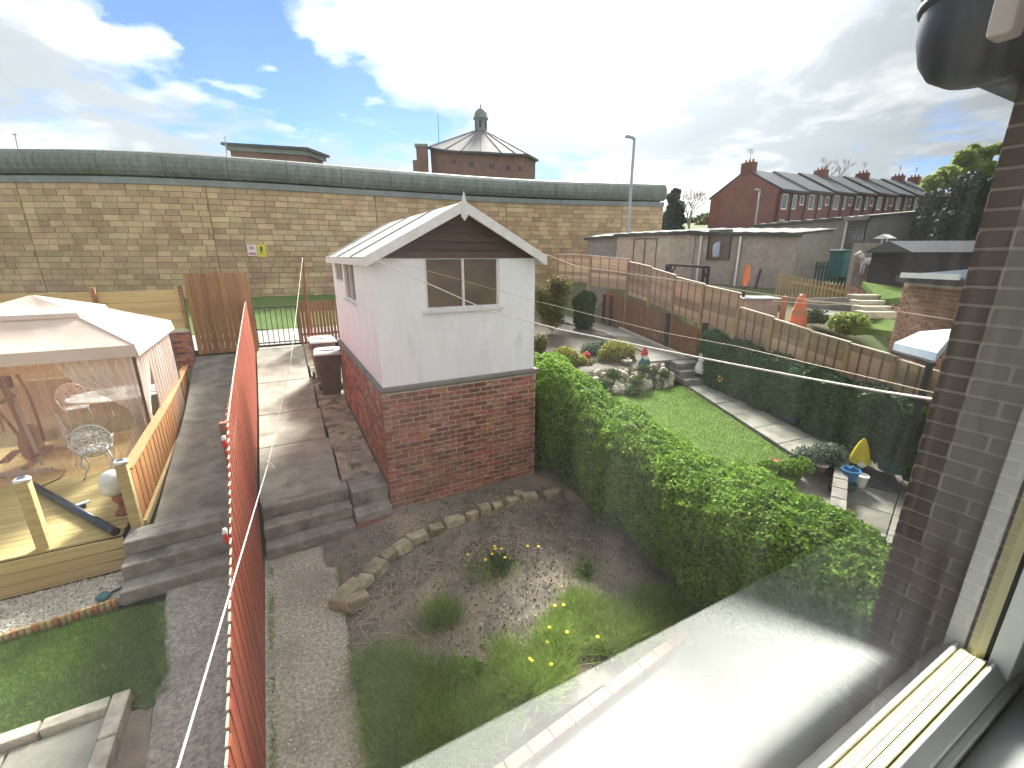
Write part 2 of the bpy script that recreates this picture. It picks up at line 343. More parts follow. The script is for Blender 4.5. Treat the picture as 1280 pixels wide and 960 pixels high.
def inst(name,me,parent,loc,rot=0,scale=(1,1,1)):
    o=bpy.data.objects.new(name,me); COL.objects.link(o); o.parent=parent
    o.location=Vector(loc)-Vector(parent.location); o.rotation_euler=(0,0,rot) if not isinstance(rot,tuple) else rot; o.scale=scale
    return o
def unit(name,m,ch=.06):
    # a unit piece, 1 x 1 x 1, corners taken off, centred
    a=.5;c=ch
    b=MB(); o=[]
    for z,i in((-a,c),(-a+c,0),(a-c,0),(a,c)):
        e=a-i; k=c
        o+=[(-e,-e+k,z),(-e+k,-e,z),(e-k,-e,z),(e,-e+k,z),(e,e-k,z),(e-k,e,z),(-e+k,e,z),(-e,e-k,z)]
    f=[(i*8+k,i*8+(k+1)%8,(i+1)*8+(k+1)%8,(i+1)*8+k) for i in range(3) for k in range(8)]
    f+=[tuple(range(8))[::-1],tuple(24+k for k in range(8))]
    b.add(o,f); return b.mesh(name,m)
def leaves(P,Nm,size,aspect=1.6,fold=.25,tilt=.9):
    n=len(P); Nm=Nm+RNG.normal(0,tilt,(n,3)); Nm/=np.linalg.norm(Nm,axis=1)[:,None]+1e-9
    U=np.cross(Nm,RNG.normal(0,1,(n,3))); U/=np.linalg.norm(U,axis=1)[:,None]+1e-9
    W=np.cross(Nm,U); s=(size*RNG.uniform(.6,1.3,n))[:,None]
    V=np.stack([P-U*s*aspect/2,P+W*s/2+Nm*s*fold*.5,P+U*s*aspect/2,P-W*s/2+Nm*s*fold*.5],1).reshape(-1,3)
    F=np.arange(4*n).reshape(-1,4); return V,F
def foliage(name,P,Nm,size,m,parent=None,**k):
    V,F=leaves(P,Nm,size,**k); return npmesh(name,V,F,m,parent)
def blobpts(n,centers,radii,squash=1.0,shell=.6):
    idx=RNG.choice(len(centers),n,p=np.array(radii)**2/np.sum(np.array(radii)**2))
    C=np.array(centers)[idx]; Rr=np.array(radii)[idx]
    D=RNG.normal(0,1,(n,3)); D/=np.linalg.norm(D,axis=1)[:,None]
    rr=Rr*(shell+(1-shell)*RNG.uniform(0,1,n))
    P=C+D*rr[:,None]*np.array([1,1,squash]); return P,D
def blades(name,xy,z,h,wd,m,lean=.35,parent=None):
    n=len(xy); h=h*RNG.uniform(.5,1.25,n)
    a=RNG.uniform(0,2*PI,n); L=RNG.normal(0,lean,(n,2))*h[:,None]
    bx=np.cos(a)*wd/2; by=np.sin(a)*wd/2
    zz=z if np.ndim(z) else np.full(n,z)
    A=np.stack([xy[:,0]-bx,xy[:,1]-by,zz],1); B=np.stack([xy[:,0]+bx,xy[:,1]+by,zz],1)
    T=np.stack([xy[:,0]+L[:,0],xy[:,1]+L[:,1],zz+h],1)
    V=np.stack([A,B,T],1).reshape(-1,3); return npmesh(name,V,np.arange(3*n).reshape(-1,3),m,parent)
def bricks(parent,me,O,U,n,L,Hh,depth,bl=.215,bh=.065,j=.010,limit=300,name='brick',stuffmat=None,jit=.003,half=True,hole=None):
    """bond of single bricks on a face: O lower corner, U unit direction along, n outward normal"""
    O=Vector(O);U=Vector(U);n=Vector(n); rows=int(Hh/(bh+j)); rot=math.atan2(U.y,U.x); out=[]
    for r in range(rows):
        x=-(bl+j)/2*(r%2) if half else 0
        while x<L:
            x0=max(x,0);x1=min(x+bl,L)
            if x1-x0>.03:
                c=O+U*((x0+x1)/2)+Vector((0,0,r*(bh+j)+bh/2+j/2))
                if hole is None or not hole(c): out.append((c,x1-x0))
            x+=bl+j
    out.sort(key=lambda q:(q[0]-Vector((0,0,H))).length)
    for c,wl in out[:limit]:
        inst(name,me,parent,c+n*(random.uniform(-jit,jit)-depth/2+.008),rot,(wl,depth,bh))
    if len(out)>limit:
        b=MB()
        for c,wl in out[limit:]: b.box(c+n*(random.uniform(-jit,jit)-depth/2+.008),(wl,depth,bh),rot)
        stuff(b.obj(name+'work',stuffmat or me.materials[0],parent))

# ================================================================ GROUND
def sheet(name,fz,x0,x1,y0,y1,st,m,jz=0):
    xs=np.arange(x0,x1+st/2,st); ys=np.arange(y0,y1+st/2,st); X,Yg=np.meshgrid(xs,ys)
    Z=np.vectorize(fz)(X,Yg)+RNG.normal(0,jz,X.shape) if jz else np.vectorize(fz)(X,Yg)
    V=np.stack([X,Yg,Z],2).reshape(-1,3); nx=len(xs); i=np.arange(len(ys)-1)[:,None]*nx+np.arange(nx-1)[None]
    F=np.stack([i,i+1,i+1+nx,i+nx],2).reshape(-1,4)
    return struct(npmesh(name,V,F,m,smooth=True))
def hillz(X,Y):
    s=X*.85+Y*.53
    r=lerp([(9.5,.2),(12.5,1.1),(15,1.9),(20,2.75),(26,3.1),(52,6.6),(90,10.0),(160,9.0),(400,14)],s)
    c=lerp([(6.6,-.15),(7.4,.3),(11,.6),(15,1.2),(20,1.45),(24,1.55),(40,2.0),(100,2),(400,8)],Y) if X<4.7 else lerp([(5,-.5),(6,-.3),(9.9,-.15),(10.6,.4),(18,.6),(23,1.5),(40,2.0),(100,2),(400,8)],Y)
    k=min(1,max(0,(X-fenx(Y)-.2)/.8))
    if Y>20: k=min(1,max(0,(X-15)/9))
    return c*(1-k)+r*k
# near ground and far ground in one sheet of growing cells
gx=np.concatenate([-np.geomspace(400,30,14),np.arange(-28,-6,2),np.arange(-6,24,.5),np.arange(24,60,3),np.geomspace(62,500,16)])
gy=np.concatenate([np.arange(-14,0,2),np.arange(0,28,.5),np.arange(28,70,3),np.geomspace(72,600,16)])
X_,Y_=np.meshgrid(gx,gy); Z_=np.vectorize(hillz)(X_,Y_)-.06
ii=np.arange(len(gy)-1)[:,None]*len(gx)+np.arange(len(gx)-1)[None]
struct(npmesh('ground',np.stack([X_,Y_,Z_],2).reshape(-1,3),np.stack([ii,ii+1,ii+1+len(gx),ii+len(gx)],2).reshape(-1,4),hillm,smooth=True))

# own bed of soil
def soilz(x,y):
    v=.035*math.sin(x*3.1+y*1.7)*math.sin(y*2.3)+.02*math.sin(x*9)*math.sin(y*8)
    e=min(1,max(0,(y-5.35)/.25)); v+=.10*e
    return v*.8+.01
sheet('soil_bed',soilz,.15,4.6,2.45,6.45,.05,soil,.006)
# garden paths
def poly(name,pts,fz,m,th=.12,bevel=.012,parent=None):
    b=MB(); b.prism(pts,(lambda x,y:(fz(x,y) if callable(fz) else fz)-th),(lambda x,y:fz(x,y) if callable(fz) else fz))
    return b.obj(name,m,parent,bevel=bevel)
def redx(Y): return lerp([(0,-.52),(3,-.54),(5,-.56),(7,-.60),(13,-.68),(15,-.70)],Y)
struct(poly('lower_path',[(redx(0),-.5),(.0,-.5),(.17,2.5),(.29,6.1),(redx(6.1),6.1)],.03,aggregate2))
struct(poly('neighbour_lower_path',[(-1.33,-.5),(redx(0)-.02,-.5),(redx(6.1)-.02,6.1),(-1.64,6.0),(-1.4,3.63)],.03,aggregate))
# upper path pieces: own bays cast side by side with cracked joints
upath=struct(bpy.data.objects.new('upper_path',None)); COL.objects.link(upath)
ys=[6.62,8.55,10.25,12.2,14.95]
for a,b_ in zip(ys,ys[1:]):
    poly('path_bay',[(redx(a)+.02,a+.012),(.52,a+.012),(.52+.06,b_-.008),(redx(b_)+.02,b_-.008)],lambda x,y:upz(y)+random.uniform(-.004,.004),pathtan,.14,.01,upath)
ys2=[6.75,8.0,9.1,10.3,11.6,13.0,14.9]
for a,b_ in zip(ys2,ys2[1:]):
    poly('path_bay',[(.56,a+.01),(1.16,a+.012+random.uniform(-.02,.02)),(1.16,b_-.012),(.59,b_-.008)],lambda x,y:upz(y)+.02,slabmoss,.14,.02,upath)
struct(poly('neighbour_upper_path',[(-1.80,6.62),(redx(6.6)-.03,6.62),(redx(11)-.03,11),(redx(14.6)-.03,14.6),(-2.15,14.6),(-2.02,11)],lambda x,y:upz(y),pathdark,.14,.01))
# alley behind the gates, then a grass bank up to the tall wall
sheet('back_alley',lambda x,y:upz(y)+.01,-9,5,15.15,17.6,.5,grey_gravel)
sheet('grass_strip',lambda x,y:upz(y)+.03+(.2*min(1,max(0,(y-17.6)/1.5))),-12,5,17.6,28.5,.5,grassbank,.02)
# steps
def steps(name,label,x0,x1,yt,zt,n,rise,tread,m,rotdir=None,slant=0.0):
    t=thing(name,label,'steps',(x0,yt,0))
    for i in range(n):
        b=MB(); z1=zt-i*rise; ya=yt-(i)*tread; yb=yt-(i+1)*tread+.0
        f=lambda x:slant*(x-x0)
        b.prism([(x0,yb+f(x0)),(x1,yb+f(x1)),(x1,yt+.12+f(x1)),(x0,yt+.12+f(x0))],z1-rise,z1-.0005*i)
        b.obj('step',m,t,bevel=.018)
    return t
steps('concrete_steps','three worn grey concrete steps left of the red fence, running to the decking',-2.06,-.62,6.62,.55,3,.185,.24,step_m,slant=.05)
steps('concrete_steps','three worn grey concrete steps between the red fence and the mossy side steps',-.55,.62,6.70,.55,3,.185,.24,step_m,slant=.05)
t=thing('side_steps','short pair of mossy concrete steps against the brick base of the white shed','steps',(.63,6.4,0))
MB().prism([(.635,6.30),(1.17,6.34),(1.17,6.78),(.635,6.78)],.30,.56).obj('step',step_m,t,bevel=.015)
MB().prism([(.635,6.06),(1.17,6.10),(1.17,6.42),(.635,6.42)],.16,.30).obj('step',step_m,t,bevel=.015)
MB().prism([(.64,6.08),(1.16,6.12),(1.16,6.42),(.64,6.42)],-.05,.16).obj('riser',brick_m,t)

# ================================================================ SHED
shed=thing('garden_shed','white rendered shed with brown gable boards and felt roof on a brick base','shed',(2.5,8.6,0))
SX0,SX1,SY0,SY1=1.20,3.83,6.35,10.95
MB().box(((SX0+SX1)/2,(SY0+SY1)/2,1.0),(SX1-SX0-.003,SY1-SY0-.003,2.02)).obj('base_core',mortar,shed)
ub=unit('brick',brick_m,.04)
bricks(shed,ub,(SX0,SY0,.02),(1,0,0),(0,-1,0),SX1-SX0,2.02,.09,.213,.068,.014,300,stuffmat=brick_m,jit=.005)
b=MB()
for r in range(26):
    y=SY0+.005-.11*(r%2)
    while y<SY1:
        a=max(y,SY0+.012);c=min(y+.215,SY1)
        if c-a>.04 and .02+r*.079>upz((a+c)/2)-.2: b.box((SX0+.03+random.uniform(-.004,.004),(a+c)/2,.055+r*.079),(.09,c-a,.068))
        y+=.226
stuff(b.obj('side_brickwork',brick_m,shed))
MB().box(((SX0+SX1)/2,(SY0+SY1)/2,2.065),(SX1-SX0+.09,SY1-SY0+.09,.07)).obj('plinth_coping',concrete,shed,bevel=.015)
# render walls with window openings (built of strips round the openings)
def wallpanel(parent,O,U,n,L,z0,z1,holes,m,th=.10,name='wall'):
    O=Vector(O);U=Vector(U).normalized();n=Vector(n)
    xs=sorted({0,L,*[h[0] for h in holes],*[h[1] for h in holes]}); b=MB()
    for a,c in zip(xs,xs[1:]):
        zz=[(z0,z1)]
        for h in holes:
            if h[0]<=a+1e-6 and h[1]>=c-1e-6:
                nz=[]
                for q in zz:
                    if h[2]>q[0]: nz.append((q[0],min(h[2],q[1])))
                    if h[3]<q[1]: nz.append((max(h[3],q[0]),q[1]))
                zz=nz
        for q in zz:
            ctr=O+U*((a+c)/2)-n*(th/2)+Vector((0,0,(q[0]+q[1])/2))
            b.box(ctr,(c-a,th,q[1]-q[0]),math.atan2(U.y,U.x))
    return b.obj(name,m,parent)
Z0,ZE=2.10,3.95
wallpanel(shed,(SX0+.03,SY0+.02,0),(1,0,0),(0,-1,0),SX1-SX0-.06,Z0,ZE,[(.72,1.92,3.19,ZE)],white_r)
wallpanel(shed,(SX0+.03,SY1-.02,0),(0,-1,0),(-1,0,0),SY1-SY0-.15,Z0,ZE,[(1.70,2.72,3.18,3.9),(3.15,3.95,3.18,3.9)],white_r) if False else None
LW=SY1-.02-(SY0+.12)
wallpanel(shed,(SX0+.03,SY1-.02,0),(0,-1,0),(-1,0,0),LW,Z0,ZE,[(SY1-9.25,SY1-8.05,3.17,3.88),(SY1-10.5,SY1-9.45,3.45,3.88)],white_r)
MB().box((SX1-.08,(SY0+SY1)/2+.05,(Z0+ZE)/2),(.10,SY1-SY0-.2,ZE-Z0)).obj('wall',white_r,shed)
MB().box(((SX0+SX1)/2,SY1-.07,(Z0+ZE)/2),(SX1-SX0-.4,.10,ZE-Z0)).obj('wall',white_r,shed)
def window(parent,O,U,n,wd,ht,mull=1,fm=white_t,gm=shedglass,fw=.05,sill=True,bar_m=None,name='window'):
    O=Vector(O);U=Vector(U).normalized();n=Vector(n);a=math.atan2(U.y,U.x); up=Vector((0,0,1))
    b=MB()
    def bx(x,z,w_,h_): b.box(O+U*x+up*z-n*.03,(w_,.06,h_),a)
    bx(fw/2,ht/2,fw,ht);bx(wd-fw/2,ht/2,fw,ht);bx(wd/2,fw/2,wd-2*fw,fw);bx(wd/2,ht-fw/2,wd-2*fw,fw)
    for i in range(mull): bx(wd*(i+1)/(mull+1),ht/2,fw,ht-2*fw)
    f=b.obj(name,fm,parent)
    for i in range(mull+1):
        xa=wd*i/(mull+1)+fw/2; xb=wd*(i+1)/(mull+1)-fw/2
        MB().box(O+U*((xa+xb)/2)+up*(ht/2)-n*.045,(xb-xa,.012,ht-fw),a).obj('pane',gm,f)
    if sill: MB().box(O+U*(wd/2)-up*.02+n*.02,(wd+.10,.09,.035),a).obj('sill',fm,f)
    return f
window(shed,(SX0+.75,SY0+.035,3.19),(1,0,0),(0,-1,0),1.20,.76,1,white_t,shedglass,.035)
window(shed,(SX0+.045,9.25,3.17),(0,-1,0),(-1,0,0),1.20,.71,1,white_t,shedglass,.04)
window(shed,(SX0+.045,10.5,3.45),(0,-1,0),(-1,0,0),1.05,.43,1,white_t,shedglass,.04,sill=False)
RX=(SX0+SX1)/2; RZ=4.66; EX=.07
for i in range(6):   # gable boards, each lapped on the one below
    z0=3.93+i*.118; z1=z0+.122
    hw0=(RZ-.06-z0)/(RZ-.06-3.93)*(SX1-SX0)/2; hw1=max(.01,(RZ-.06-z1)/(RZ-.06-3.93)*(SX1-SX0)/2)
    if z1>RZ-.06: z1=RZ-.062
    MB().extr([(RX-hw0,SY0+.005,z0),(RX+hw0,SY0+.005,z0),(RX+hw1,SY0+.035,z1),(RX-hw1,SY0+.035,z1)],(0,.02,0)).obj('gable_board',brownb,shed)
for s in(-1,1):
    e=Vector((RX+s*((SX1-SX0)/2+EX),0,3.93-.02)); r=Vector((RX,0,RZ))
    b=MB(); nn=Vector((s*.36,0,.93)).normalized()*.03
    b.extr([(e.x,SY0-.12,e.z),(r.x,SY0-.12,r.z),(r.x,SY0-.12,r.z+.035),(e.x,SY0-.12,e.z+.035)],(0,SY1-SY0+.25,0)).obj('roof',felt,shed)
    MB().extr([(e.x+s*.02,SY0-.16,e.z-.09),(r.x,SY0-.16,r.z-.10),(r.x,SY0-.16,r.z+.05),(e.x+s*.02,SY0-.16,e.z+.05)],(0,.035,0)).obj('bargeboard',white_t,shed,bevel=.005)
    MB().box((e.x,(SY0+SY1)/2,e.z-.03),(.03,SY1-SY0+.2,.10)).obj('fascia',white_t,shed)
    for k in range(3):
        yy=SY0+1.2+k*(SY1-SY0)/3
        MB().bar((e.x,yy,e.z+.045),(r.x,yy,r.z+.045),.03,.015).obj('roof_batten',felt,shed)
MB().extr([(RX-.05,SY0-.185,RZ-.16),(RX,SY0-.185,RZ-.22),(RX+.05,SY0-.185,RZ-.16),(RX+.035,SY0-.185,RZ+.03),(RX,SY0-.185,RZ+.17),(RX-.035,SY0-.185,RZ+.03)],(0,.03,0)).obj('finial',white_t,shed,bevel=.004)

# ================================================================ PRISON WALL
pw=thing('tall_stone_wall','very tall curved sandstone wall with a rounded weathered green-grey coping','wall',(0,26,1.6))
ZT=8.7; sc=(ZT-H)/(8-H)
wl=[(-17.6,34.4),(-13.6,32.0)]+[(x*sc,y*sc) for x,y in((-8.52,25.67),(-5.87,24.4),(-3.23,23.6),(.67,23.15),(4.3,23.1),(10.28,22.75),(14.67,22.0),(18.53,20.75),(20.6,20.1))]
# resample
seg=[];acc=0
P2=[Vector(p) for p in wl]
dense=[]
for i in range(len(P2)-1):
    p0=P2[max(i-1,0)];p1=P2[i];p2=P2[i+1];p3=P2[min(i+2,len(P2)-1)]
    for k in range(12):
        u=k/12; dense.append(.5*((2*p1)+(p2-p0)*u+(2*p0-5*p1+4*p2-p3)*u*u+(3*p1-p0-3*p2+p3)*u**3))
dense.append(P2[-1])
cum=[0]
for a,b_ in zip(dense,dense[1:]): cum.append(cum[-1]+(b_-a).length)
WL=cum[-1]
def wpt(s):
    s=min(max(s,0),WL); import bisect
    i=min(max(bisect.bisect_right(cum,s)-1,0),len(dense)-2); u=(s-cum[i])/(cum[i+1]-cum[i]+1e-9)
    p=dense[i].lerp(dense[i+1],u); d=(dense[i+1]-dense[i]).normalized(); return p,d
nseg=60
fr_=[];
for i in range(nseg+1):
    p,d=wpt(WL*i/nseg); n=Vector((d.y,-d.x)); fr_.append((p,n,d))     # n faces the gardens
def sweep(prof,name,m,smooth=False,parent=pw):
    b=MB(); k=len(prof); vs=[]
    for p,n,d in fr_: vs+=[(p.x+n.x*o,p.y+n.y*o,z) for o,z in prof]
    f=[(i*k+j,i*k+(j+1)%k,(i+1)*k+(j+1)%k,(i+1)*k+j) for i in range(nseg) for j in range(k)]
    f+=[tuple(range(k)),tuple(nseg*k+j for j in range(k))[::-1]]
    return b.add(vs,f).obj(name,m,parent,smooth=smooth)
sweep([(-.02,1.0),(-.02,7.25),(-.8,7.25),(-.8,1.0)],'wall_core',joint_w)
sweep([(.10,7.22),(.10,7.50),(-.9,7.50),(-.9,7.22)],'coping_band',coping_b)
# rounded coping cut into lengths with open joints
cr=.62
NL=17
for q in range(NL):
    s0=WL*q/NL+.012; s1=WL*(q+1)/NL-.012; b=MB(); vs=[]; k=14; m_=6
    for i in range(m_+1):
        p,d=wpt(s0+(s1-s0)*i/m_); n=Vector((d.y,-d.x))
        for j in range(k):
            a=-PI*.28+(PI*1.56)*j/(k-1); o=math.cos(a)*.72-.38; z=ZT-cr*1.02+math.sin(a)*cr
            vs.append((p.x+n.x*o,p.y+n.y*o,max(z,7.51)))
    f=[(i*k+j,(i+1)*k+j,(i+1)*k+j+1,i*k+j+1) for i in range(m_) for j in range(k-1)]
    f+=[tuple(range(k)),tuple(m_*k+j for j in range(k))[::-1]]
    b.add(vs,f).obj('coping_length',coping_m,pw,smooth=False)
us=unit('stone',stone_w,.03)
st=[]
rowh=.272; nrow=int((7.22-1.35)/rowh)+1
jl=[WL*k/5.5+1.0 for k in range(7)]
for r in range(nrow):
    s=random.uniform(-.5,0); z=7.22-(r+.5)*rowh
    while s<WL:
        l=random.choice([.48,.56,.62,.70,.78])*random.uniform(.92,1.08); e=min(s+l,WL)
        for jx in jl:
            if s<jx<e: e=jx
        a=max(s,0)
        if e-a>.08:
            p,d=wpt((a+e)/2); n=Vector((d.y,-d.x))
            c=Vector((p.x,p.y,z))+Vector((n.x,n.y,0))*random.uniform(-.012,.014)
            st.append((c,d,e-a-.022))
        s=e+(.03 if e in jl else 0) if e<WL else WL+1
        if e in jl: s=e+.02
st.sort(key=lambda q:(q[0]-Vector((0,0,H))).length)
for c,d,l in st[:300]: inst('stone',us,pw,c-Vector((d.y,-d.x,0))*.06,math.atan2(d.y,d.x),(l,.16,rowh-.022))
b=MB()
for c,d,l in st[300:]: b.box(c-Vector((d.y,-d.x,0))*.06,(l,.16,rowh-.022),math.atan2(d.y,d.x))
stuff(b.obj('stonework',stone_w,pw))
# signs on the wall
def onwall(x,y):
    best=None
    for i in range(400):
        p,d=wpt(WL*i/400); P_=aty(x,y,p.y)
        e=abs(P_.x-p.x)
        if best is None or e<best[0]: best=(e,p,d,P_.z)
    return best[1:]
p,d,z=onwall(316.5,313); n=Vector((d.y,-d.x,0)); a=math.atan2(d.y,d.x)
sg=thing('wall_sign','small white notice with pink lettering, left of the yellow sign on stone wall','sign',(p.x,p.y,z))
MB().box(Vector((p.x,p.y,z))+n*.045,(.42,.02,.55),a).obj('board',signw,sg)
MB().box(Vector((p.x,p.y,z-.16))+n*.058,(.34,.01,.12),a).obj('print_band',signr,sg)
MB().box(Vector((p.x,p.y,z+.12))+n*.058,(.22,.01,.16),a).obj('print_symbol',signr,sg)
p,d,z=onwall(326.5,313.5)
sg=thing('wall_sign','small yellow warning sign with a black figure, right of the white notice','sign',(p.x,p.y,z))
MB().box(Vector((p.x,p.y,z))+n*.045,(.42,.02,.60),a).obj('board',signy,sg)
b=MB(); o=Vector((p.x,p.y,z))+n*.058; dd=Vector((d.x,d.y,0))
b.box(o+Vector((0,0,.17)),(.09,.008,.09),a); b.bar(o+Vector((0,0,.13)),o-dd*.02+Vector((0,0,-.03)),.09,.008)
b.bar(o+dd*.0+Vector((0,0,.1)),o+dd*.15+Vector((0,0,.02)),.04,.008); b.bar(o+Vector((0,0,.1)),o-dd*.14+Vector((0,0,.13)),.04,.008)
b.bar(o+Vector((0,0,-.02)),o+dd*.1+Vector((0,0,-.2)),.05,.008); b.bar(o+Vector((0,0,-.02)),o-dd*.1+Vector((0,0,-.2)),.05,.008)
b.obj('print_symbol',signk,sg)

# ================================================================ RED FENCE
rf=thing('red_fence','long red-stained close-boarded fence running up the middle between the two paths','fence',(-.57,2,0))
topz=[(0.2,1.15),(2.33,1.22),(3.8,1.62),(4.5,1.92),(5.2,2.28),(7.84,2.42),(13.8,2.72),(15,2.75)]
def gz(Y): return .03 if Y<5.9 else (lerp([(5.9,.03),(6.7,.55)],Y) if Y<6.7 else upz(Y))
ubd=unit('board',redwood,.10)
y=.35; k=0
while y<14.6:
    z1=lerp(topz,y)-random.uniform(0,.015); z0=gz(y)+.03; off=.006*(k%2)
    o=inst('board',ubd,rf,(redx(y)-.045*(z1-z0)/1.5*.5+off-.01,y+.048,(z0+z1)/2),(0,-.02,0),(.018,.100,z1-z0))
    y+=.098; k+=1
b=MB()
y=.35
while y<14.6:   # pale sawn tops with small gaps
    z1=lerp(topz,y); b.box((redx(y)-.045,y+.048,z1+.003),(.014,.093,.008)); y+=.098
b.obj('board_top_edge',paletop,rf)
for Yp in (.5,2.4,4.2,5.25,7.9,10.0,12.0,14.4):
    z1=lerp(topz,Yp)+(.0 if Yp==5.25 else -.45); MB().box((redx(Yp)-.085,Yp,(gz(Yp)-.1+z1)/2),(.075,.075,z1-gz(Yp)+.1)).obj('post',redwood_d,rf,bevel=.006)
for dz in(.35,1.0):
    ks=[.35,2.4,3.8,5.25,7.9,10,12,14.5]
    for a_,c_ in zip(ks,ks[1:]):
        MB().bar((redx(a_)-.06,a_+.04,lerp(topz,a_)-dz),(redx(c_)-.06,c_-.04,lerp(topz,c_)-dz),.035,.06).obj('rail',redwood_d,rf)
# peg on the fence
for i,(Y,l) in enumerate(((4.95,'small red and white rag tied on the red fence top beside the upper steps'),(3.95,'small red and white rag tied on the red fence where the washing line crosses'))):
    r=thing('cloth_tie',l,'rag',(redx(Y)-.07,Y,lerp(topz,Y)))
    MB().rock((redx(Y)-.075,Y,lerp(topz,Y)+.0),(.05,.05,.08)).obj('knot',red_m,r)
    MB().rock((redx(Y)-.075,Y+.01,lerp(topz,Y)+.055),(.045,.05,.05)).obj('loose_end',whitep,r)

# ================================================================ GATES AT THE TOP
gt=thing('wooden_gate','tall brown vertical-board gate at the top of the left path','gate',(-1.4,14.75,1.25))
ug=unit('board',gatewood,.05)
x=-2.08;k=0
while x<-.72:
    wv=random.choice([.12,.145,.15]); zt=3.52+random.uniform(-.02,.02)
    inst('board',ug,gt,(x+wv/2,14.72+.012*(k%2),(1.33+zt)/2),0,(wv-.005,.022,zt-1.33)); x+=wv;k+=1
for z in(1.7,3.1): MB().box((-1.4,14.76,z),(1.3,.05,.10)).obj('ledge',gatewood,gt)
mg=thing('metal_gate','low black metal bar gate leading to the back alley','gate',(-.1,14.9,1.35))
gx0,gx1=-.60,.52; gzb=1.42; gzt=2.52
for z in(gzb+.06,gzt): MB().bar((gx0,14.9,z),(gx1,14.9,z),.03,.03).obj('rail',black_m,mg)
for i in range(9):
    xx=gx0+(gx1-gx0)*i/8; MB().tube([(xx,14.9,gzb+.0),(xx,14.9,gzt+.01)],.011 if 0<i<8 else .022,6).obj('bar',black_m,mg)
ff=thing('picket_fence','short red-brown picket fence between the metal gate and the shed','fence',(1.0,14.9,1.3))
up=unit('picket',redwood_d,.06)
x=.58
while x<2.3:
    inst('picket',up,ff,(x,14.88,2.0),0,(.075,.02,1.32)); x+=.098
for z in(1.65,2.4): MB().box((1.42,14.91,z),(1.75,.03,.07)).obj('rail',redwood_d,ff)
pl=thing('clothes_pole','slim brown washing line pole standing by the metal gate','pole',(.62,14.2,1.3))
MB().tube([(.74,14.35,1.25),(.80,14.4,2.6),(.86,14.45,3.93)],.035,8).obj('pole_shaft',redwood_d,pl)
MB().tube([(.86,14.45,3.93),(.86,14.45,3.98)],.02,6).obj('hook',black_m,pl)

# rear boundary left: pale horizontal board fence over low brick wall
rb=thing('board_fence','pale pine fence of horizontal boards behind the gazebo','fence',(-5,14.6,1))
uh=unit('board',palewood,.05)
for k in range(14):
    z=3.05-.145*k
    if z>2.1: inst('board',uh,rb,(-3.0,14.52+.008*(k%2),z),0,(1.72,.022,.138))
    inst('board',uh,rb,(-5.0 if z>.6 else -5,14.52+.008*(k%2),z),0,(2.2,.022,.138)); inst('board',uh,rb,(-7.4,14.52,z),0,(2.5,.022,.138))
    if z<=2.1: inst('board',uh,rb,(-3.42,14.50,z),0,(.9,.022,.138))
for x in(-2.16,-3.9,-6.1,-8.6): MB().box((x,14.46,2.0),(.09,.09,2.45)).obj('post',gatewood,rb,bevel=.006)
bw=thing('low_brick_wall','low red brick wall under the pale fence beside the wooden gate','wall',(-2.5,14.4,1.2))
MB().box((-2.55,14.30,1.55),(.86,.18,1.1)).obj('wall_core',mortar,bw)
bricks(bw,ub,(-2.98,14.2,1.0),(1,0,0),(0,-1,0),.87,1.10,.08,limit=300,jit=.004)
for z,x in((1.78,-2.6),(1.5,-2.45)): MB().box((x,14.19,z),(.3,.02,.04)).obj('slot',darkpost,bw)

# ================================================================ DECK
dk=thing('timber_deck','raised pale timber decking under the gazebo','decking',(-4,9,0))
ud=unit('deck_board',deckwood,.08)
y=6.72;k=0
DX0,DX1=-8.2,-2.12
while y<14.4:
    inst('deck_board',ud,dk,((DX0+DX1)/2-.0,y,.535),0,(DX1-DX0,.136,.03)); y+=.142
for i in range(3):
    inst('fascia_board',uh,dk,((DX0+DX1)/2,6.635-.004*i,.44-.152*i),0,(DX1-DX0+.02,.03,.146))
MB().box(((DX0+DX1)/2,10.6,.22),(DX1-DX0-.1,7.6,.5)).obj('deck_frame',darkpost,dk)
sf=thing('deck_side_fence','orange-brown board fence along the right side of the decking','fence',(-2.0,10,0.5))
uo=unit('board',orangew,.06)
y=6.98;k=0
def dfx(Y): return lerp([(6.7,-1.96),(9.3,-2.02),(12.6,-2.14),(14,-2.2)],Y)
while y<13.2:
    z1=lerp([(6.9,1.28),(9.4,1.25),(13.2,1.32)],y); inst('board',uo,sf,(dfx(y)-.03+.01*(k%2),y,(z1+.38)/2),(0,0,.0),(.02,.118,z1-.38)); y+=.121;k+=1
for a_,c_ in((6.9,10),(10,13.2)):
    za=lerp([(6.9,1.28),(9.4,1.25),(13.2,1.32)],a_)+.03; zb=lerp([(6.9,1.28),(9.4,1.25),(13.2,1.32)],c_)+.03
    MB().bar((dfx(a_)-.02,a_,za),(dfx(c_)-.02,c_,zb),.13,.03).obj('top_rail',orangew,sf,bevel=.004)
    MB().bar((dfx(a_)+.03,a_,.50),(dfx(c_)+.03,c_,.54),.05,.09).obj('bottom_rail',palewood,sf,bevel=.004)
def deckpost(P_,label):
    t=thing('deck_post',label,'post',(P_[0],P_[1],.5),'square timber posts on the deck edge')
    MB().box((P_[0],P_[1],.98),(.115,.115,.92)).obj('post_shaft',palewood,t,bevel=.006)
    MB().lathe((P_[0],P_[1],1.44),[(.075,0),(.078,.03),(.06,.045)],14).obj('lamp_body',whitep,t,smooth=True)
    MB().lathe((P_[0],P_[1],1.486),[(.045,0),(.04,.006)],12).obj('solar_cell',solar_m,t)
deckpost((-2.87,6.74),'square pine post with a round solar cap at the open deck edge, leftmost')
deckpost((-1.99,6.80),'square pine post with a round solar cap where the orange side fence starts')
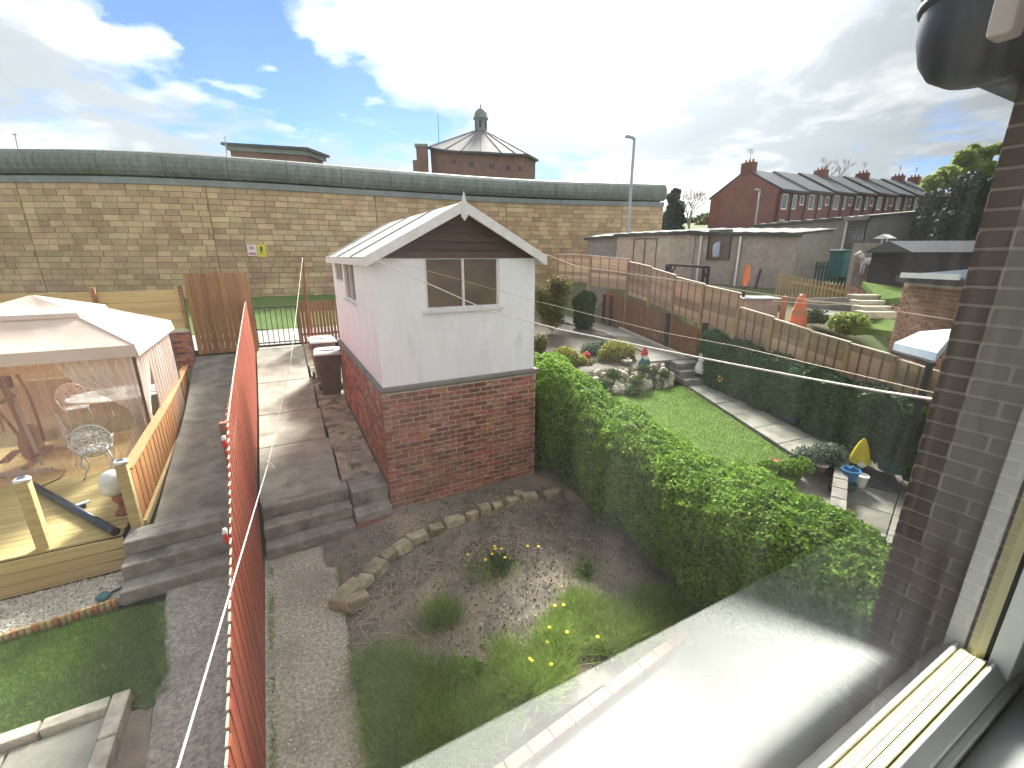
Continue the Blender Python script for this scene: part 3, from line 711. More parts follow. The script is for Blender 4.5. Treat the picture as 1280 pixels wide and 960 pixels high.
# gravel strip, log roll and lawn in front of the deck
struct(poly('gravel_strip',[(-8,5.95),(-3.06,5.86),(-2.1,6.02),(-2.07,6.6),(-8,6.6)],.045,gravel_m,.1,0))
n=9000; xy=np.stack([RNG.uniform(-5,-2.1,n),RNG.uniform(5.95,6.6,n)],1)
P=np.concatenate([xy,np.full((n,1),.05)],1); V,F=leaves(P,np.tile([0,0,1.],(n,1)),.022,1.1,.8,.5); stuff(tag(npmesh('gravel_stones',V,F,gravel_m),'pale cream gravel chippings in a strip in front of the decking','gravel'))
lr=thing('log_roll_edging','half-round timber log edging between the gravel and the left lawn','edging',(-2.6,5.9,0))
x=-5.2;k=0
while x<-2.07:
    yy=5.83+.09*max(0,(x+3.2))**1.2; MB().lathe((x,yy,-.05),[(.026,0),(.027,.15+random.uniform(0,.015)),(.015,.165)],7).obj('log',palewood if k%3 else orangew,lr,smooth=True); x+=.054;k+=1
stn=thing('garden_light','small blue-grey solar garden light lying in the gravel','lamp',atz(130,748,.07))
q=atz(130,748,.07); MB().lathe(q,[(.06,0),(.075,.03),(.05,.06),(.01,.065)],12).obj('lamp_body',teal_m,stn,smooth=True); MB().tube([q+Vector((.06,.05,.02)),q+Vector((.14,.12,.01))],.012,6).obj('spike',black_m,stn)
def lz(x,y): return .03+.012*math.sin(x*4)*math.sin(y*3)
b=MB(); b.prism([(-8,4.45),(-1.76,4.40),(-1.50,4.2),(-1.42,4.6),(-1.66,5.72),(-2.05,5.78),(-8,5.8)],-.1,.03); struct(b.obj('left_lawn',lawn))
def inpoly(x,y,p):
    c=False;j=len(p)-1
    for i in range(len(p)):
        if (p[i][1]>y)!=(p[j][1]>y) and x<(p[j][0]-p[i][0])*(y-p[i][1])/(p[j][1]-p[i][1])+p[i][0]: c=not c
        j=i
    return c
def polypts(p,n):
    xs=[q[0] for q in p];ys=[q[1] for q in p]; xy=np.stack([RNG.uniform(min(xs),max(xs),n*2),RNG.uniform(min(ys),max(ys),n*2)],1)
    k=np.array([inpoly(a,b,p) for a,b in xy]); return xy[k][:n]
LL=[(-3.6,4.45),(-1.76,4.40),(-1.45,4.2),(-1.42,4.6),(-1.66,5.72),(-2.05,5.80),(-3.6,5.84)]
stuff(tag(blades('lawn_grass',polypts(LL,38000),.028,.035,.006,blade_l,.5),'short mown grass of the left lawn in front of the deck','grass'))
# left patio with stone kerb
pt=struct(bpy.data.objects.new('left_patio',None)); COL.objects.link(pt)
for i in range(5):
    for j in range(3):
        x0=-1.78-.62*(i+1); y0=4.26-.62*(j+1)
        MB().box((x0+.305,y0+.305,.03),(.60,.60,.08)).obj('paving_slab',pathtan,pt,bevel=.006)
kb=thing('stone_kerb','pale mortared stone kerb round the corner of the left patio','kerb',(-1.8,4.3,0))
for i in range(6): MB().box((-2.0-.46*i,4.335,.06),(.44,.12,.16)).obj('kerb_stone',rock_w,kb,bevel=.012)
for i in range(4): MB().box((-1.70,4.18-.46*i,.06),(.13,.44,.16)).obj('kerb_stone',rock_w,kb,bevel=.012)
b=MB(); b.prism([(-1.63,2.2),(-1.37,2.2),(-1.40,3.63),(-1.47,4.25),(-1.63,4.25)],-.1,.015); struct(b.obj('side_soil',soil))

# ================================================================ GAZEBO
gc=Vector((-3.58,10.35,0)); hw=1.53
gz_=thing('gazebo','cream canvas gazebo with two-tier roof and pinkish netting on the decking','gazebo',(gc.x,gc.y,.55))
ez=2.62; rz=3.06
def sag(a,b,t,s): return a.lerp(b,t)-Vector((0,0,s*4*t*(1-t)))
def tier(h0,z0,h1,z1,name,valance,scal=0):
    for k in range(4):
        a0=PI/4+k*PI/2; a1=a0+PI/2
        A=gc+Vector((math.cos(a0)*h0*1.414,math.sin(a0)*h0*1.414,z0)); B=gc+Vector((math.cos(a1)*h0*1.414,math.sin(a1)*h0*1.414,z0))
        C_=gc+Vector((math.cos(a1)*h1*1.414,math.sin(a1)*h1*1.414,z1)); D_=gc+Vector((math.cos(a0)*h1*1.414,math.sin(a0)*h1*1.414,z1))
        b=MB(); n=12;m=6; vs=[]
        for j in range(m+1):
            v=j/m; s=-.05*math.sin(v*PI)
            for i in range(n+1):
                u=i/n; p=A.lerp(B,u).lerp(D_.lerp(C_,u),v)+Vector((0,0,s*math.sin(u*PI)*1.0+.008*math.sin(u*31)*v*(1-v)*4)); vs.append(p)
        b.add(vs,[(j*(n+1)+i,j*(n+1)+i+1,(j+1)*(n+1)+i+1,(j+1)*(n+1)+i) for j in range(m) for i in range(n)])
        b.obj(name,canvas,gz_,smooth=True)
        out=Vector((math.cos((a0+a1)/2),math.sin((a0+a1)/2),0))
        b=MB(); vs=[]; n=24
        for i in range(n+1):
            u=i/n; p=A.lerp(B,u); vs+= [p+Vector((0,0,.0)),p+out*(.03+.006*math.sin(u*40))-Vector((0,0,valance))]
        b.add(vs,[(2*i,2*i+2,2*i+3,2*i+1) for i in range(n)]); b.obj('valance',canvas,gz_,smooth=True)
        if h1>.1: MB().tube([A,D_],.014,6).obj('roof_seam',canvas,gz_)
tier(hw,ez,.62,rz,'canopy',.18)
tier(.72,rz+.02,.03,rz+.27,'canopy_cap',.07)
for sx in(-1,1):
    for sy in(-1,1):
        cx_,cy_=gc.x+sx*(hw-.06),gc.y+sy*(hw-.06)
        MB().tube([(cx_,cy_,.55),(cx_,cy_,ez)],.022,8).obj('pole',brownp,gz_)
# netting: front panel, right side panel and gathered curtains
def drape(a,b_,z0,z1,name,m,n=40,amp=.03,freq=9,pinch=None):
    A=Vector(a);B=Vector(b_); d=(B-A).normalized(); nn=Vector((d.y,-d.x,0)); vs=[];k=10
    for j in range(k+1):
        v=j/k; z=z1+(z0-z1)*v
        for i in range(n+1):
            u=i/n; uu=u
            if pinch:
                pz,pu=pinch; w_=math.exp(-((z-pz)/.55)**2)*.86+ (0.55 if z<pz else 0)*(1-math.exp(-((z-pz)/.55)**2)); uu=pu+(u-pu)*(1-min(.92,w_))
            p=A.lerp(B,uu)+nn*amp*math.sin(u*2*PI*freq)*(.4+.6*v); vs.append((p.x,p.y,z))
    return MB().add(vs,[(j*(n+1)+i,j*(n+1)+i+1,(j+1)*(n+1)+i+1,(j+1)*(n+1)+i) for j in range(k) for i in range(n)]).obj(name,m,gz_,smooth=True)
fx0,fx1=gc.x-hw+.08,gc.x+hw-.08; fy=gc.y-hw+.06; by=gc.y+hw-.06
drape((fx0,fy+.05,0),(fx1,fy+.05,0),.58,ez-.02,'net_panel',net_m,60,.015,5)
drape((fx0,by,0),(fx1,by,0),.58,ez-.02,'net_panel',net_m,60,.03,9)
drape((fx1-.95,fy,0),(fx1,fy,0),.62,ez-.05,'curtain',curtain_m,44,.04,8,(1.45,.97))
drape((fx1,fy,0),(fx1,fy+1.0,0),.62,ez-.05,'curtain',curtain_m,44,.05,7,(1.35,.1))
drape((fx1+.01,fy+.9,0),(fx1+.01,by,0),.62,ez-.05,'curtain',curtain_m,50,.05,10)

# cast iron table and chairs under the gazebo
tb=thing('patio_table','white cast iron oval table under the gazebo','table',(-3.1,11.0,.55))
tq=Vector((-3.05,11.35,.55))
b=MB(); b.lathe(tq+Vector((0,0,.70)),[(.60,0),(.62,.015),(.60,.03)],28,1.35,1.0); b.obj('table_top',whitei,tb)
b=MB()
for k in range(14):
    a=k/14*2*PI; b.tube([tq+Vector((.1*math.cos(a)*1.3,.1*math.sin(a)*.9,.735)),tq+Vector((.58*math.cos(a)*1.35,.58*math.sin(a)*1.0,.735))],.008,4)
b.obj('lattice',whitei,tb)
for sx in(-1,1):
    for sy in(-1,1):
        MB().tube([tq+Vector((sx*.2,sy*.15,.7)),tq+Vector((sx*.28,sy*.2,.45)),tq+Vector((sx*.24,sy*.18,.22)),tq+Vector((sx*.40,sy*.28,.0))],[.022,.02,.018,.022],6).obj('leg',whitei,tb,smooth=True)
def chair(P_,rz_,label):
    P_=Vector(P_); t=thing('patio_chair',label,'chair',P_,'white cast iron chairs round the patio table'); R_=Matrix.Rotation(rz_,3,'Z')
    W=lambda x,y,z: P_+R_@Vector((x,y,z))
    MB().lathe(P_+Vector((0,0,.42)),[(.20,0),(.215,.012),(.20,.03)],16).obj('seat',whitei,t)
    # pierced fan back: rim, inner ring and scrolls
    b=MB(); rim=[W(.24*math.cos(a),-.20-.04*math.sin(a),.62+.27*math.sin(a)) for a in [PI*2*k/20 for k in range(21)]]
    b.tube(rim,.014,5,False); b.obj('back_rim',whitei,t,smooth=True)
    b=MB()
    b.tube([W(.11*math.cos(a),-.215,.65+.12*math.sin(a)) for a in [PI*2*k/14 for k in range(15)]],.011,5,False)
    for k in range(14):
        a=2*PI*k/14; b.tube([W(.11*math.cos(a),-.215,.65+.12*math.sin(a)),W(.175*math.cos(a+.25),-.22,.64+.19*math.sin(a+.25)),W(.235*math.cos(a),-.22,.62+.26*math.sin(a))],.011,5,False)
    for k in range(6):
        a=2*PI*k/6; b.tube([W(0,-.215,.65),W(.11*math.cos(a),-.215,.65+.12*math.sin(a))],.013,5,False)
    b.obj('back_scrollwork',whitei,t,smooth=True)
    b=MB()
    for k in range(14):
        a=2*PI*(k+.5)/14; c_=W(.17*math.cos(a),-.218,.635+.185*math.sin(a)); b.tube([c_+R_@Vector((.03*math.cos(q_),0,.03*math.sin(q_))) for q_ in [2*PI*w_/8 for w_ in range(9)]],.010,4,False)
    b.obj('back_roundels',whitei,t)
    for sx in(-1,1):
        for sy in(-1,1): MB().tube([W(sx*.15,sy*.15,.43),W(sx*.19,sy*.19,.26),W(sx*.14,sy*.15,.12),W(sx*.20,sy*.21,0)],[.018,.016,.014,.016],6).obj('leg',whitei,t,smooth=True)
        MB().tube([W(sx*.22,-.18,.60),W(sx*.24,0,.62),W(sx*.20,.12,.44)],.012,5).obj('arm',whitei,t,smooth=True)
q=atz(128,590,.55); chair((q.x,q.y,.55),0.15,'white cast iron chair with pierced round back, nearest, in front of the table')
q=atz(100,583,.55); chair((q.x+.02,q.y+.35,.55),-1.1,'white cast iron chair side-on at the left end of the patio table')
chair((-3.9,11.75,.55),PI+.4,'white cast iron chair behind the patio table, seen over its top')

# exercise machine
q=atz(45,590,.55); ex=thing('exercise_bike','dark exercise cross trainer with a big flywheel under the gazebo','exercise machine',q)
def E_(x,y,z): return q+Vector((x,y,z))
MB().bar(E_(-.5,.0,.05),E_(.25,-.12,.05),.06).obj('foot_bar',steel,ex,bevel=.01)
MB().bar(E_(-.5,1.0,.05),E_(.25,.95,.05),.06).obj('foot_bar',steel,ex,bevel=.01)
MB().bar(E_(-.12,.0,.08),E_(-.1,1.0,.08),.06).obj('base_beam',brownp,ex)
b=MB(); cc=E_(-.12,.45,.38)
for s_,r_ in((-.05,.30),(.05,.30)): pass
b.tube([cc+Vector((-.07,0,0)),cc+Vector((-.045,0,0)),cc+Vector((.045,0,0)),cc+Vector((.07,0,0))],[.25,.31,.31,.25],24); b.obj('flywheel',brownp,ex)
MB().bar(E_(-.12,.35,.5),E_(-.14,.25,1.45),.07).obj('mast',brownp,ex,bevel=.01)
MB().bar(E_(.10,-.0,.1),E_(-.10,.30,1.15),.045).obj('link_arm',steel,ex,bevel=.01)
for s_ in(-1,1):
    MB().tube([E_(-.12+s_*.12,.55,.35),E_(-.12+s_*.2,.35,.95),E_(-.12+s_*.24,.2,1.35),E_(-.12+s_*.22,.1,1.62)],.022,8).obj('handle_arm',brownp,ex,smooth=True)
    MB().bar(E_(-.12+s_*.16,-.1,.28),E_(-.12+s_*.16,.35,.30),.11,.03).obj('foot_pedal',black_m,ex)
MB().box(E_(-.14,.2,1.5),(.26,.06,.2)).obj('console',black_p,ex,bevel=.02)
MB().tube([E_(-.26,.1,1.3),E_(-.14,.0,1.22),E_(.0,.1,1.3)],.03,8).obj('grip',brownp,ex)
# black tube on deck
tbq=thing('black_tube','long black plastic tube lying across the decking','pipe',atz(85,632,.6))
MB().tube([atz(36,604,.61),atz(143,664,.61)],.048,14).obj('tube',black_p,tbq,smooth=True)
MB().tube([atz(141.5,663,.61),atz(144.5,665,.61)],.052,14).obj('end_rim',black_m,tbq)
cq=atz(100,634,.57); cl_=thing('clamp_bracket','small white and black bracket lying on the decking by the tube','bracket',cq)
MB().bar(cq+Vector((-.10,-.04,.03)),cq+Vector((.10,.06,.04)),.06,.03).obj('plate',whitep,cl_,bevel=.004)
MB().bar(cq+Vector((-.03,-.08,.02)),cq+Vector((.06,.0,.02)),.05,.04).obj('jaw',black_m,cl_,bevel=.004)
gq=atz(162,640,.55); go=thing('garden_lantern','whitish domed glass lantern on a carved brown stand beside the deck post','ornament',gq)
gq=gq+Vector((-.06,.02,0))
MB().lathe(gq,[(.10,0),(.09,.03),(.045,.09),(.04,.14),(.085,.22),(.09,.26),(.05,.30)],12).obj('stand',redwood_d,go,smooth=True)
MB().lathe(gq+Vector((-.04,0,.30)),[(.08,0),(.135,.05),(.145,.15),(.13,.24),(.08,.32),(.02,.35)],16).obj('dome',whitei,go,smooth=True)
# cable
cb_=thing('cable','thin dark cable trailing from the exercise machine over the decking','cable',q)
MB().tube([q+Vector((.25,-.1,.02)),q+Vector((.42,-.2,.015)),q+Vector((.45,-.5,.015)),q+Vector((.25,-.8,.015))],.008,5).obj('cord',black_m,cb_)

# ================================================================ BINS
def bin_(P_,label,rz_):
    P_=Vector(P_); t=thing('wheelie_bin',label,'bin',P_,'brown wheelie bins with pale grey lids by the shed'); R_=Matrix.Rotation(rz_,3,'Z')
    b=MB(); vs=[]; lv=[(.0,.40,.42),(.12,.42,.44),(.95,.55,.66),(.99,.58,.70)]
    for z,wx,wy in lv: vs+=[P_+R_@Vector((sx*wx/2,sy*wy/2,z+.02)) for sx,sy in((-1,-1),(1,-1),(1,1),(-1,1))]
    b.add(vs,[(i*4+k,i*4+(k+1)%4,(i+1)*4+(k+1)%4,(i+1)*4+k) for i in range(3) for k in range(4)]+[(3,2,1,0),(12,13,14,15)])
    b.obj('body',brownp,t,bevel=.03,seg=3)
    b=MB(); vs=[]
    for z,wx,wy in((.0,.62,.76),(.035,.62,.76),(.075,.50,.62)): vs+=[P_+R_@Vector((sx*wx/2,sy*wy/2-.01,1.01+z)) for sx,sy in((-1,-1),(1,-1),(1,1),(-1,1))]
    b.add(vs,[(i*4+k,i*4+(k+1)%4,(i+1)*4+(k+1)%4,(i+1)*4+k) for i in range(2) for k in range(4)]+[(3,2,1,0),(8,9,10,11)]); b.obj('lid',greyp,t,bevel=.015,seg=3)
    MB().box(P_+R_@Vector((0,-.0,1.10)),(.34,.36,.03),rz_).obj('lid_panel',greyp,t,bevel=.012)
    MB().bar(P_+R_@Vector((-.27,.38,1.0)),P_+R_@Vector((.27,.38,1.0)),.035).obj('handle',brownp,t,bevel=.01)
    for s_ in(-1,1):
        c=P_+R_@Vector((s_*.25,.24,.10)); MB().tube([c+R_@Vector((-.03,0,0)),c+R_@Vector((.03,0,0))],.10,14).obj('wheel',black_m,t,smooth=False)
bin_((.93,11.05,upz(11)+.02),'brown wheelie bin with pale grey lid, the nearer of two by the shed wall',-.08)
bin_((.90,11.95,upz(11.9)+.02),'brown wheelie bin with pale grey lid, behind the nearer bin by the shed',.03)

# ================================================================ SOIL BED DETAIL
sb=thing('stone_border','curved row of rough yellow-grey stones edging the soil below the shed','stones',(2,5.5,0))
cz=[(432,750,.34,.30),(441,738,.30,.28),(455,728,.28,.22),(470,713,.36,.28),(486,697,.30,.20),(502,686,.32,.20),(521,674,.38,.24),(545,663,.30,.22),(568,653,.42,.24),(590,646,.24,.2),(605,639,.28,.22),(622,634,.24,.18),(640,629,.26,.2),(662,624,.34,.22),(690,620,.40,.2),(447,752,.3,.2),(648,621,.2,.15)]
for i,(x,y,l,d_) in enumerate(cz):
    p=atz(x,y,.08); nx_=atz(*(cz[min(i+1,14)][:2]),.08); a=math.atan2(nx_.y-p.y,nx_.x-p.x) if i<14 else .1
    b=MB(); b.box((0,0,0),(l*.80,d_*.85,random.uniform(.13,.2))); Rm=Matrix.Rotation(a,3,'Z')@Matrix.Rotation(random.uniform(-.2,.2),3,'X')
    b.v=[tuple(Vector((p.x,p.y,.09+random.uniform(-.02,.03)))+Rm@Vector((v[0]*random.uniform(.78,1.12),v[1]*random.uniform(.7,1.15),v[2]*random.uniform(.8,1.15)))) for v in b.v]
    b.obj('stone',rock_y,sb,bevel=.025,seg=2)
# small white stones and debris on the soil
n=2800; xy=polypts([(.3,2.6),(4,2.6),(4,5.4),(3,6.2),(1.2,6.25),(.32,5.6)],n)
P=np.array([[a,b_,soilz(a,b_)+.012] for a,b_ in xy]); V,F=leaves(P,np.tile([0,0,1.],(len(P),1)),.021,1.3,.6,.6)
stuff(tag(npmesh('soil_debris',V,F,straw),'scattered pale chips and dead bits lying on the bare soil','debris'))
n=2600; xy=polypts([(.3,2.6),(4,2.6),(4,5.4),(3,6.2),(1.2,6.25),(.32,5.6)],n)
P=np.array([[a,b_,soilz(a,b_)+.008] for a,b_ in xy]); V,F=leaves(P,np.tile([0,0,1.],(len(P),1)),.028,1.2,.9,.9)
stuff(tag(npmesh('soil_clods',V,F,soil),'crumbly dark clods over the soil of the bare bed','soil'))
tw=MB()
for _ in range(110):
    if random.random()<.6: u=random.random(); c=atz(440+250*u,765-130*u**.7+random.uniform(5,40),.03)
    else: c=atz(random.uniform(450,560),random.uniform(700,830),.03)
    a=random.uniform(0,PI); L=random.uniform(.08,.45); pts=[]
    for k in range(5): pts.append(c+Vector((math.cos(a)*L*(k/4-.5)+random.uniform(-.02,.02),math.sin(a)*L*(k/4-.5)+random.uniform(-.02,.02),random.uniform(.0,.04)+.01)))
    tw.tube(pts,.004,4)
stuff(tag(tw.obj('dry_twigs',straw),'dry pale twigs and stalks tangled along the stone border','twigs'))
# grass tufts and long grass
def tuft(label,c,n,r,h,m=blade,name='grass_tuft'):
    xy=np.stack([RNG.normal(c[0],r,n),RNG.normal(c[1],r*.8,n)],1)
    o=blades(name,xy,.0,h,.008,m,.45); return tag(o,label,'grass')
p=atz(552,775,0); tuft('dense dark green grass tuft alone on bare soil, left of centre',p,1400,.09,.26)
p=atz(730,712,0); tuft('sparse low green tuft on the soil by the big hedge',p,350,.16,.10)
p=atz(618,712,0); tuft('low green weed patch with dandelions below the stone border',p,900,.22,.10)
def longgrass():
    spots=[]
    for x,y,w_,k in ((500,900,.35,5),(560,930,.4,6),(620,880,.4,6),(480,850,.28,4),(680,830,.35,5),(700,800,.28,4),(740,790,.3,4),(780,800,.35,5),(600,940,.3,5),(540,860,.3,3),(850,790,.3,3),(460,930,.22,4),(660,880,.3,5),(820,760,.25,3),(735,760,.22,3),(500,950,.3,5)):
        p=atz(x,y,0)
        for _ in range(k+1):
            c=(random.gauss(p.x,w_*.45),random.gauss(p.y,w_*.35)); r=random.uniform(.03,.10); m_=int(random.uniform(300,900))
            spots.append(np.stack([RNG.normal(c[0],r,m_),RNG.normal(c[1],r,m_)],1))
        spots.append(np.stack([RNG.normal(p.x,w_*.5,500),RNG.normal(p.y,w_*.38,500)],1))
    xy=np.concatenate(spots); k=(xy[:,0]>.25)&(xy[:,0]<3.75)&(xy[:,1]>2.42)&(xy[:,1]<4.4)
    k&=~((xy[:,1]<2.55)&(xy[:,0]>1.1)); return xy[k]
g=longgrass(); stuff(tag(blades('long_grass',g,.0,.19,.009,blade,.65),'long uncut grass over the near end of the soil bed','grass'))
def verge(label,pts,n,h):
    xy=[]
    for a_,c_ in zip(pts,pts[1:]):
        for _ in range(n):
            u=random.random(); cl_=.5+.5*math.sin(u*23+a_[0]*7)*math.sin(u*9)
            if random.random()<cl_: xy.append((a_[0]+(c_[0]-a_[0])*u+random.gauss(0,.018),a_[1]+(c_[1]-a_[1])*u+random.gauss(0,.018),a_[2]+(c_[2]-a_[2])*u))
    xy=np.array(xy); stuff(tag(blades('edge_weeds',xy[:,:2],xy[:,2],h,.010,blade,.8),label,'weeds'))
verge('small weeds and moss along the foot of the red fence',[(-.50,2.6,.03),(-.50,5.8,.03)],900,.04)
verge('thin grass along the soil edge of the concrete path',[(.17,2.5,.03),(.28,5.7,.03)],900,.05)
verge('moss and weeds at the foot of the middle steps',[(-.5,6.0,.03),(.2,6.02,.03)],900,.035)
verge('weeds along the edge of the left lawn',[(-1.40,4.3,.03),(-1.64,5.7,.03)],1500,.05)
n=260; xy=np.stack([RNG.uniform(-.5,.2,n),RNG.uniform(2.6,6.0,n)],1); P=np.concatenate([xy,np.full((n,1),.042)],1); V,F=leaves(P,np.tile([0,0,1.],(n,1)),.016,1.2,.8,.4)
stuff(tag(npmesh('path_grit',V,F,gravel_m),'pale grit and petals scattered on the concrete path','grit'))
def leafy(label,c,n,L,m,name='weed_plant',spread=.5,flowers=0,stem=.16):
    t=thing(name,label,'plant',(c[0],c[1],0)); V=[];F=[]
    for i in range(n):
        a=random.uniform(0,2*PI); e=random.uniform(.2,1.2); l=L*random.uniform(.6,1.1); o=Vector((random.uniform(-.5,.5)*spread*.3,random.uniform(-.5,.5)*spread*.3,.02))+Vector((c[0],c[1],0))
        d=Vector((math.cos(a)*math.cos(e),math.sin(a)*math.cos(e),math.sin(e))); s_=Vector((-math.sin(a),math.cos(a),0))*l*.16
        k=len(V); V+=[o,o+d*l*.5+s_,o+d*l-Vector((0,0,l*.25)),o+d*l*.5-s_]; F.append((k,k+1,k+2,k+3))
    MB().add(V,F).obj('leaves',m,t)
    for i in range(flowers):
        o=Vector((c[0]+random.gauss(0,spread*.3),c[1]+random.gauss(0,spread*.25),0)); hh=stem*random.uniform(.8,1.3)
        s_=MB().tube([o,o+Vector((.01,0,hh))],.003,4).obj('stem',lf_mid,t)
        MB().lathe(o+Vector((.01,0,hh)),[(.005,0),(.022,.008),(.018,.016),(.005,.02)],8).obj('flower_head',petal,t)
p=atz(625,708,0); leafy('dandelion clump in yellow flower on the soil below the stone border',p,46,.20,lf_mid,'dandelion',.55,9)
p=atz(690,815,0); leafy('dandelion clump in yellow flower among the long grass, nearest the window',p,60,.22,lf_mid,'dandelion',.75,9)
p=atz(585,850,0); leafy('upright bright green leafy weed at the edge of the long grass',p,70,.24,lf_hedge,'weed_plant',.3)
p=atz(735,718,0); leafy('flat star-shaped green weed on the bare soil near the hedge',p,26,.16,lf_mid,'weed_plant',.25)
p=atz(480,880,0); leafy('pale green leafy weed beside the concrete path in the foreground',p,40,.24,lf_grey,'weed_plant',.3)
p=atz(615,612,.1); leafy('small green weed growing at the foot of the shed brickwork',p,30,.16,lf_mid,'weed_plant',.4)
# brick edging and patio
eb=thing('brick_edging','row of pale red bricks edging the patio below the long grass','edging',(2,2.4,0))
ue=unit('brick',edge_b,.05)
A=atz(640,958,.05);B=atz(845,803,.05); D_=(B-A); L=D_.length; D_.normalize(); a=math.atan2(D_.y,D_.x)
k=0; s=-.5
while s<L-.1:
    inst('brick',ue,eb,A+D_*(s+.11)+Vector((0,0,.0)),a,(.215,.105,.09)); s+=.226
inst('brick',ue,eb,B+Vector((.0,.10,0)),a+1.3,(.2,.105,.09)); inst('brick',ue,eb,B+Vector((.13,.02,-.01)),a+1.2,(.2,.105,.09))
struct(poly('patio',[(.0,-.5),(5.1,-.5),(5.1,2.4),(3.9,2.55),(A.x-.6,A.y-.14),(.1,2.25)],.035,concrete,.12,0))

# ================================================================ BIG HEDGE
hd=thing('hedge','large rounded green privet hedge between the soil bed and the neighbouring lawn','hedge',(4.4,4,0))
def hsec(Y,th):
    top=lerp([(-.5,1.40),(1.5,1.45),(3.8,1.5),(5.2,1.6),(6.3,2.0),(7.2,2.05),(8,1.9)],Y); xl=lerp([(0,3.72),(2.5,3.70),(4,3.76),(5.4,4.02),(5.9,3.86),(8,3.93)],Y); xr=lerp([(0,5.05),(6,5.05),(7.6,4.9)],Y)
    cx_=(xl+xr)/2; w_=(xr-xl)/2; bulge=.07*math.sin(Y*2.7+1)+.05*math.sin(Y*6.1+th*3)
    p=3.2; c=math.cos(th);s_=math.sin(th)
    r=(abs(c)**p+abs(s_)**p)**(-1/p); return Vector((cx_+r*c*(w_+bulge),Y,max(0,top*.52+r*s_*(top*.5+bulge*.6))))
vs=[];nY=60;nT=20
for i in range(nY+1):
    Y=-.6+8.4*i/nY
    for j in range(nT):
        q=hsec(Y,2*PI*j/nT); c=hsec(Y,0); cc=Vector(((hsec(Y,0).x+hsec(Y,PI).x)/2,Y,.75)); vs.append(cc+(q-cc)*.90)
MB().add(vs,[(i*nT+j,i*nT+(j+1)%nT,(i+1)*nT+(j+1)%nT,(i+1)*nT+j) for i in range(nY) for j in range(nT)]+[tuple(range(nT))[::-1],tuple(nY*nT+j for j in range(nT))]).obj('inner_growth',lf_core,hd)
n=175000; Pp=np.zeros((n,3));Nn=np.zeros((n,3))
for i in range(n):
    Y=random.uniform(-.6,7.85); th=random.uniform(-.35,PI+.5)
    if random.random()<.3: th=random.uniform(PI*.55,PI*1.3)
    q=hsec(Y,th); Nn[i]=(math.cos(th),0,math.sin(th)); 
    f=random.random()**2*.16
    clump=.035*math.sin(Y*17+math.sin(th*9)*2)*math.sin(th*11+Y*5)
    Pp[i]=(q.x-math.cos(th)*(f-clump-.02),q.y+random.gauss(0,.02),max(.02,q.z-math.sin(th)*(f-clump-.02)))
# end cap towards the far side
foliage('foliage',Pp,Nn,.029,lf_hedge,hd,tilt=.7)
m_=4000; P=np.stack([RNG.uniform(3.9,4.95,m_),np.full(m_,7.8)+RNG.normal(0,.05,m_),RNG.uniform(0,1.9,m_)],1); foliage('foliage',P,np.tile([0,1.,0],(m_,1)),.045,lf_hedge,hd)

# ================================================================ NEIGHBOUR GARDEN ON THE RIGHT
LR=[(4.9,2.9),(8.75,4.25),(11.15,9.3),(10.4,9.75),(8.6,10.2),(4.9,9.9)]
b=MB(); b.prism(LR,-.2,.0); struct(b.obj('right_lawn',lawn))
stuff(tag(blades('lawn_grass',polypts(LR,60000),.0,.035,.009,blade_l,.5),'short bright mown grass of the right lawn beyond the hedge','grass'))
# side path of cast slabs following the fence
sp=struct(bpy.data.objects.new('side_path',None)); COL.objects.link(sp)
A0=Vector((11.2,9.25));A1=Vector((8.9,4.3));B0=Vector((12.15,9.15));B1=Vector((10.0,4.2))
for i in range(6):
    u0=i/6+.002;u1=(i+1)/6-.002; p=[A0.lerp(A1,u0),B0.lerp(B1,u0),B0.lerp(B1,u1),A0.lerp(A1,u1)]
    poly('path_slab',[(q.x,q.y) for q in p],.035+random.uniform(-.006,.006),pathtan,.1,.008,sp)
b=MB(); b.prism([(12.2,9.6),(10.0,4.2),(10.5,4.2),(10.7,4.0),(fenx(9.6),9.6)],-.2,.02); struct(b.obj('fence_bed',soil))
# three steps up
t=thing('garden_steps','three pale concrete steps rising beside the rockery to the upper garden','steps',(11.4,9.6,0))
for i in range(3):
    o=Vector((.14,.30))*i; z1=.19*(i+1)
    MB().prism([(11.15+o.x,9.30+o.y),(12.25+o.x,9.05+o.y),(12.25+o.x+.5,9.05+o.y+1.0),(11.15+o.x+.3,9.3+o.y+1.0)],z1-.19,z1-.001*i).obj('step',step_m,t,bevel=.02)
def prz(y): return lerp(PR,y)
b=MB(); pts=[(5,9.9),(8.6,10.25),(10.3,9.85),(11.3,10.3),(12.8,10.2),(fenx(13),13),(fenx(16),16),(13.2,19),(12,21),(5,21)]
sheet('upper_garden_soil',lambda x,y:prz(y)-.01 if inpoly(x,y,pts) else -.4,4.8,15,9.8,21,.2,dirt,.01)
up_=struct(bpy.data.objects.new('upper_garden_path',None)); COL.objects.link(up_)
path=[((10.75,10.5),(12.35,10.2)),((11.6,11.6),(12.9,11.3)),((12.2,13.4),(13.35,13.1)),((12.7,15.4),(13.9,15.2)),((12.6,17.2),(13.9,17.4)),((12,19.5),(13,19.6))]
for (a_,b1),(c_,d1) in zip(path,path[1:]):
    poly('path_slab',[a_,b1,d1,c_],lambda x,y:prz(y)+.03,concrete,.1,.008,up_)
kk=thing('path_kerb','long pale concrete kerb strip beside the picket fence in the right garden','kerb',(12.8,12,.6))
for a_,c_ in zip([10.4,11.7,13,14.3],[11.7,13,14.3,15.6]): MB().bar((fenx(a_)-.42,a_+.02,prz(a_)+.06),(fenx(c_)-.42,c_-.02,prz(c_)+.06),.08,.14).obj('kerb_stone',rock_w,kk,bevel=.01)
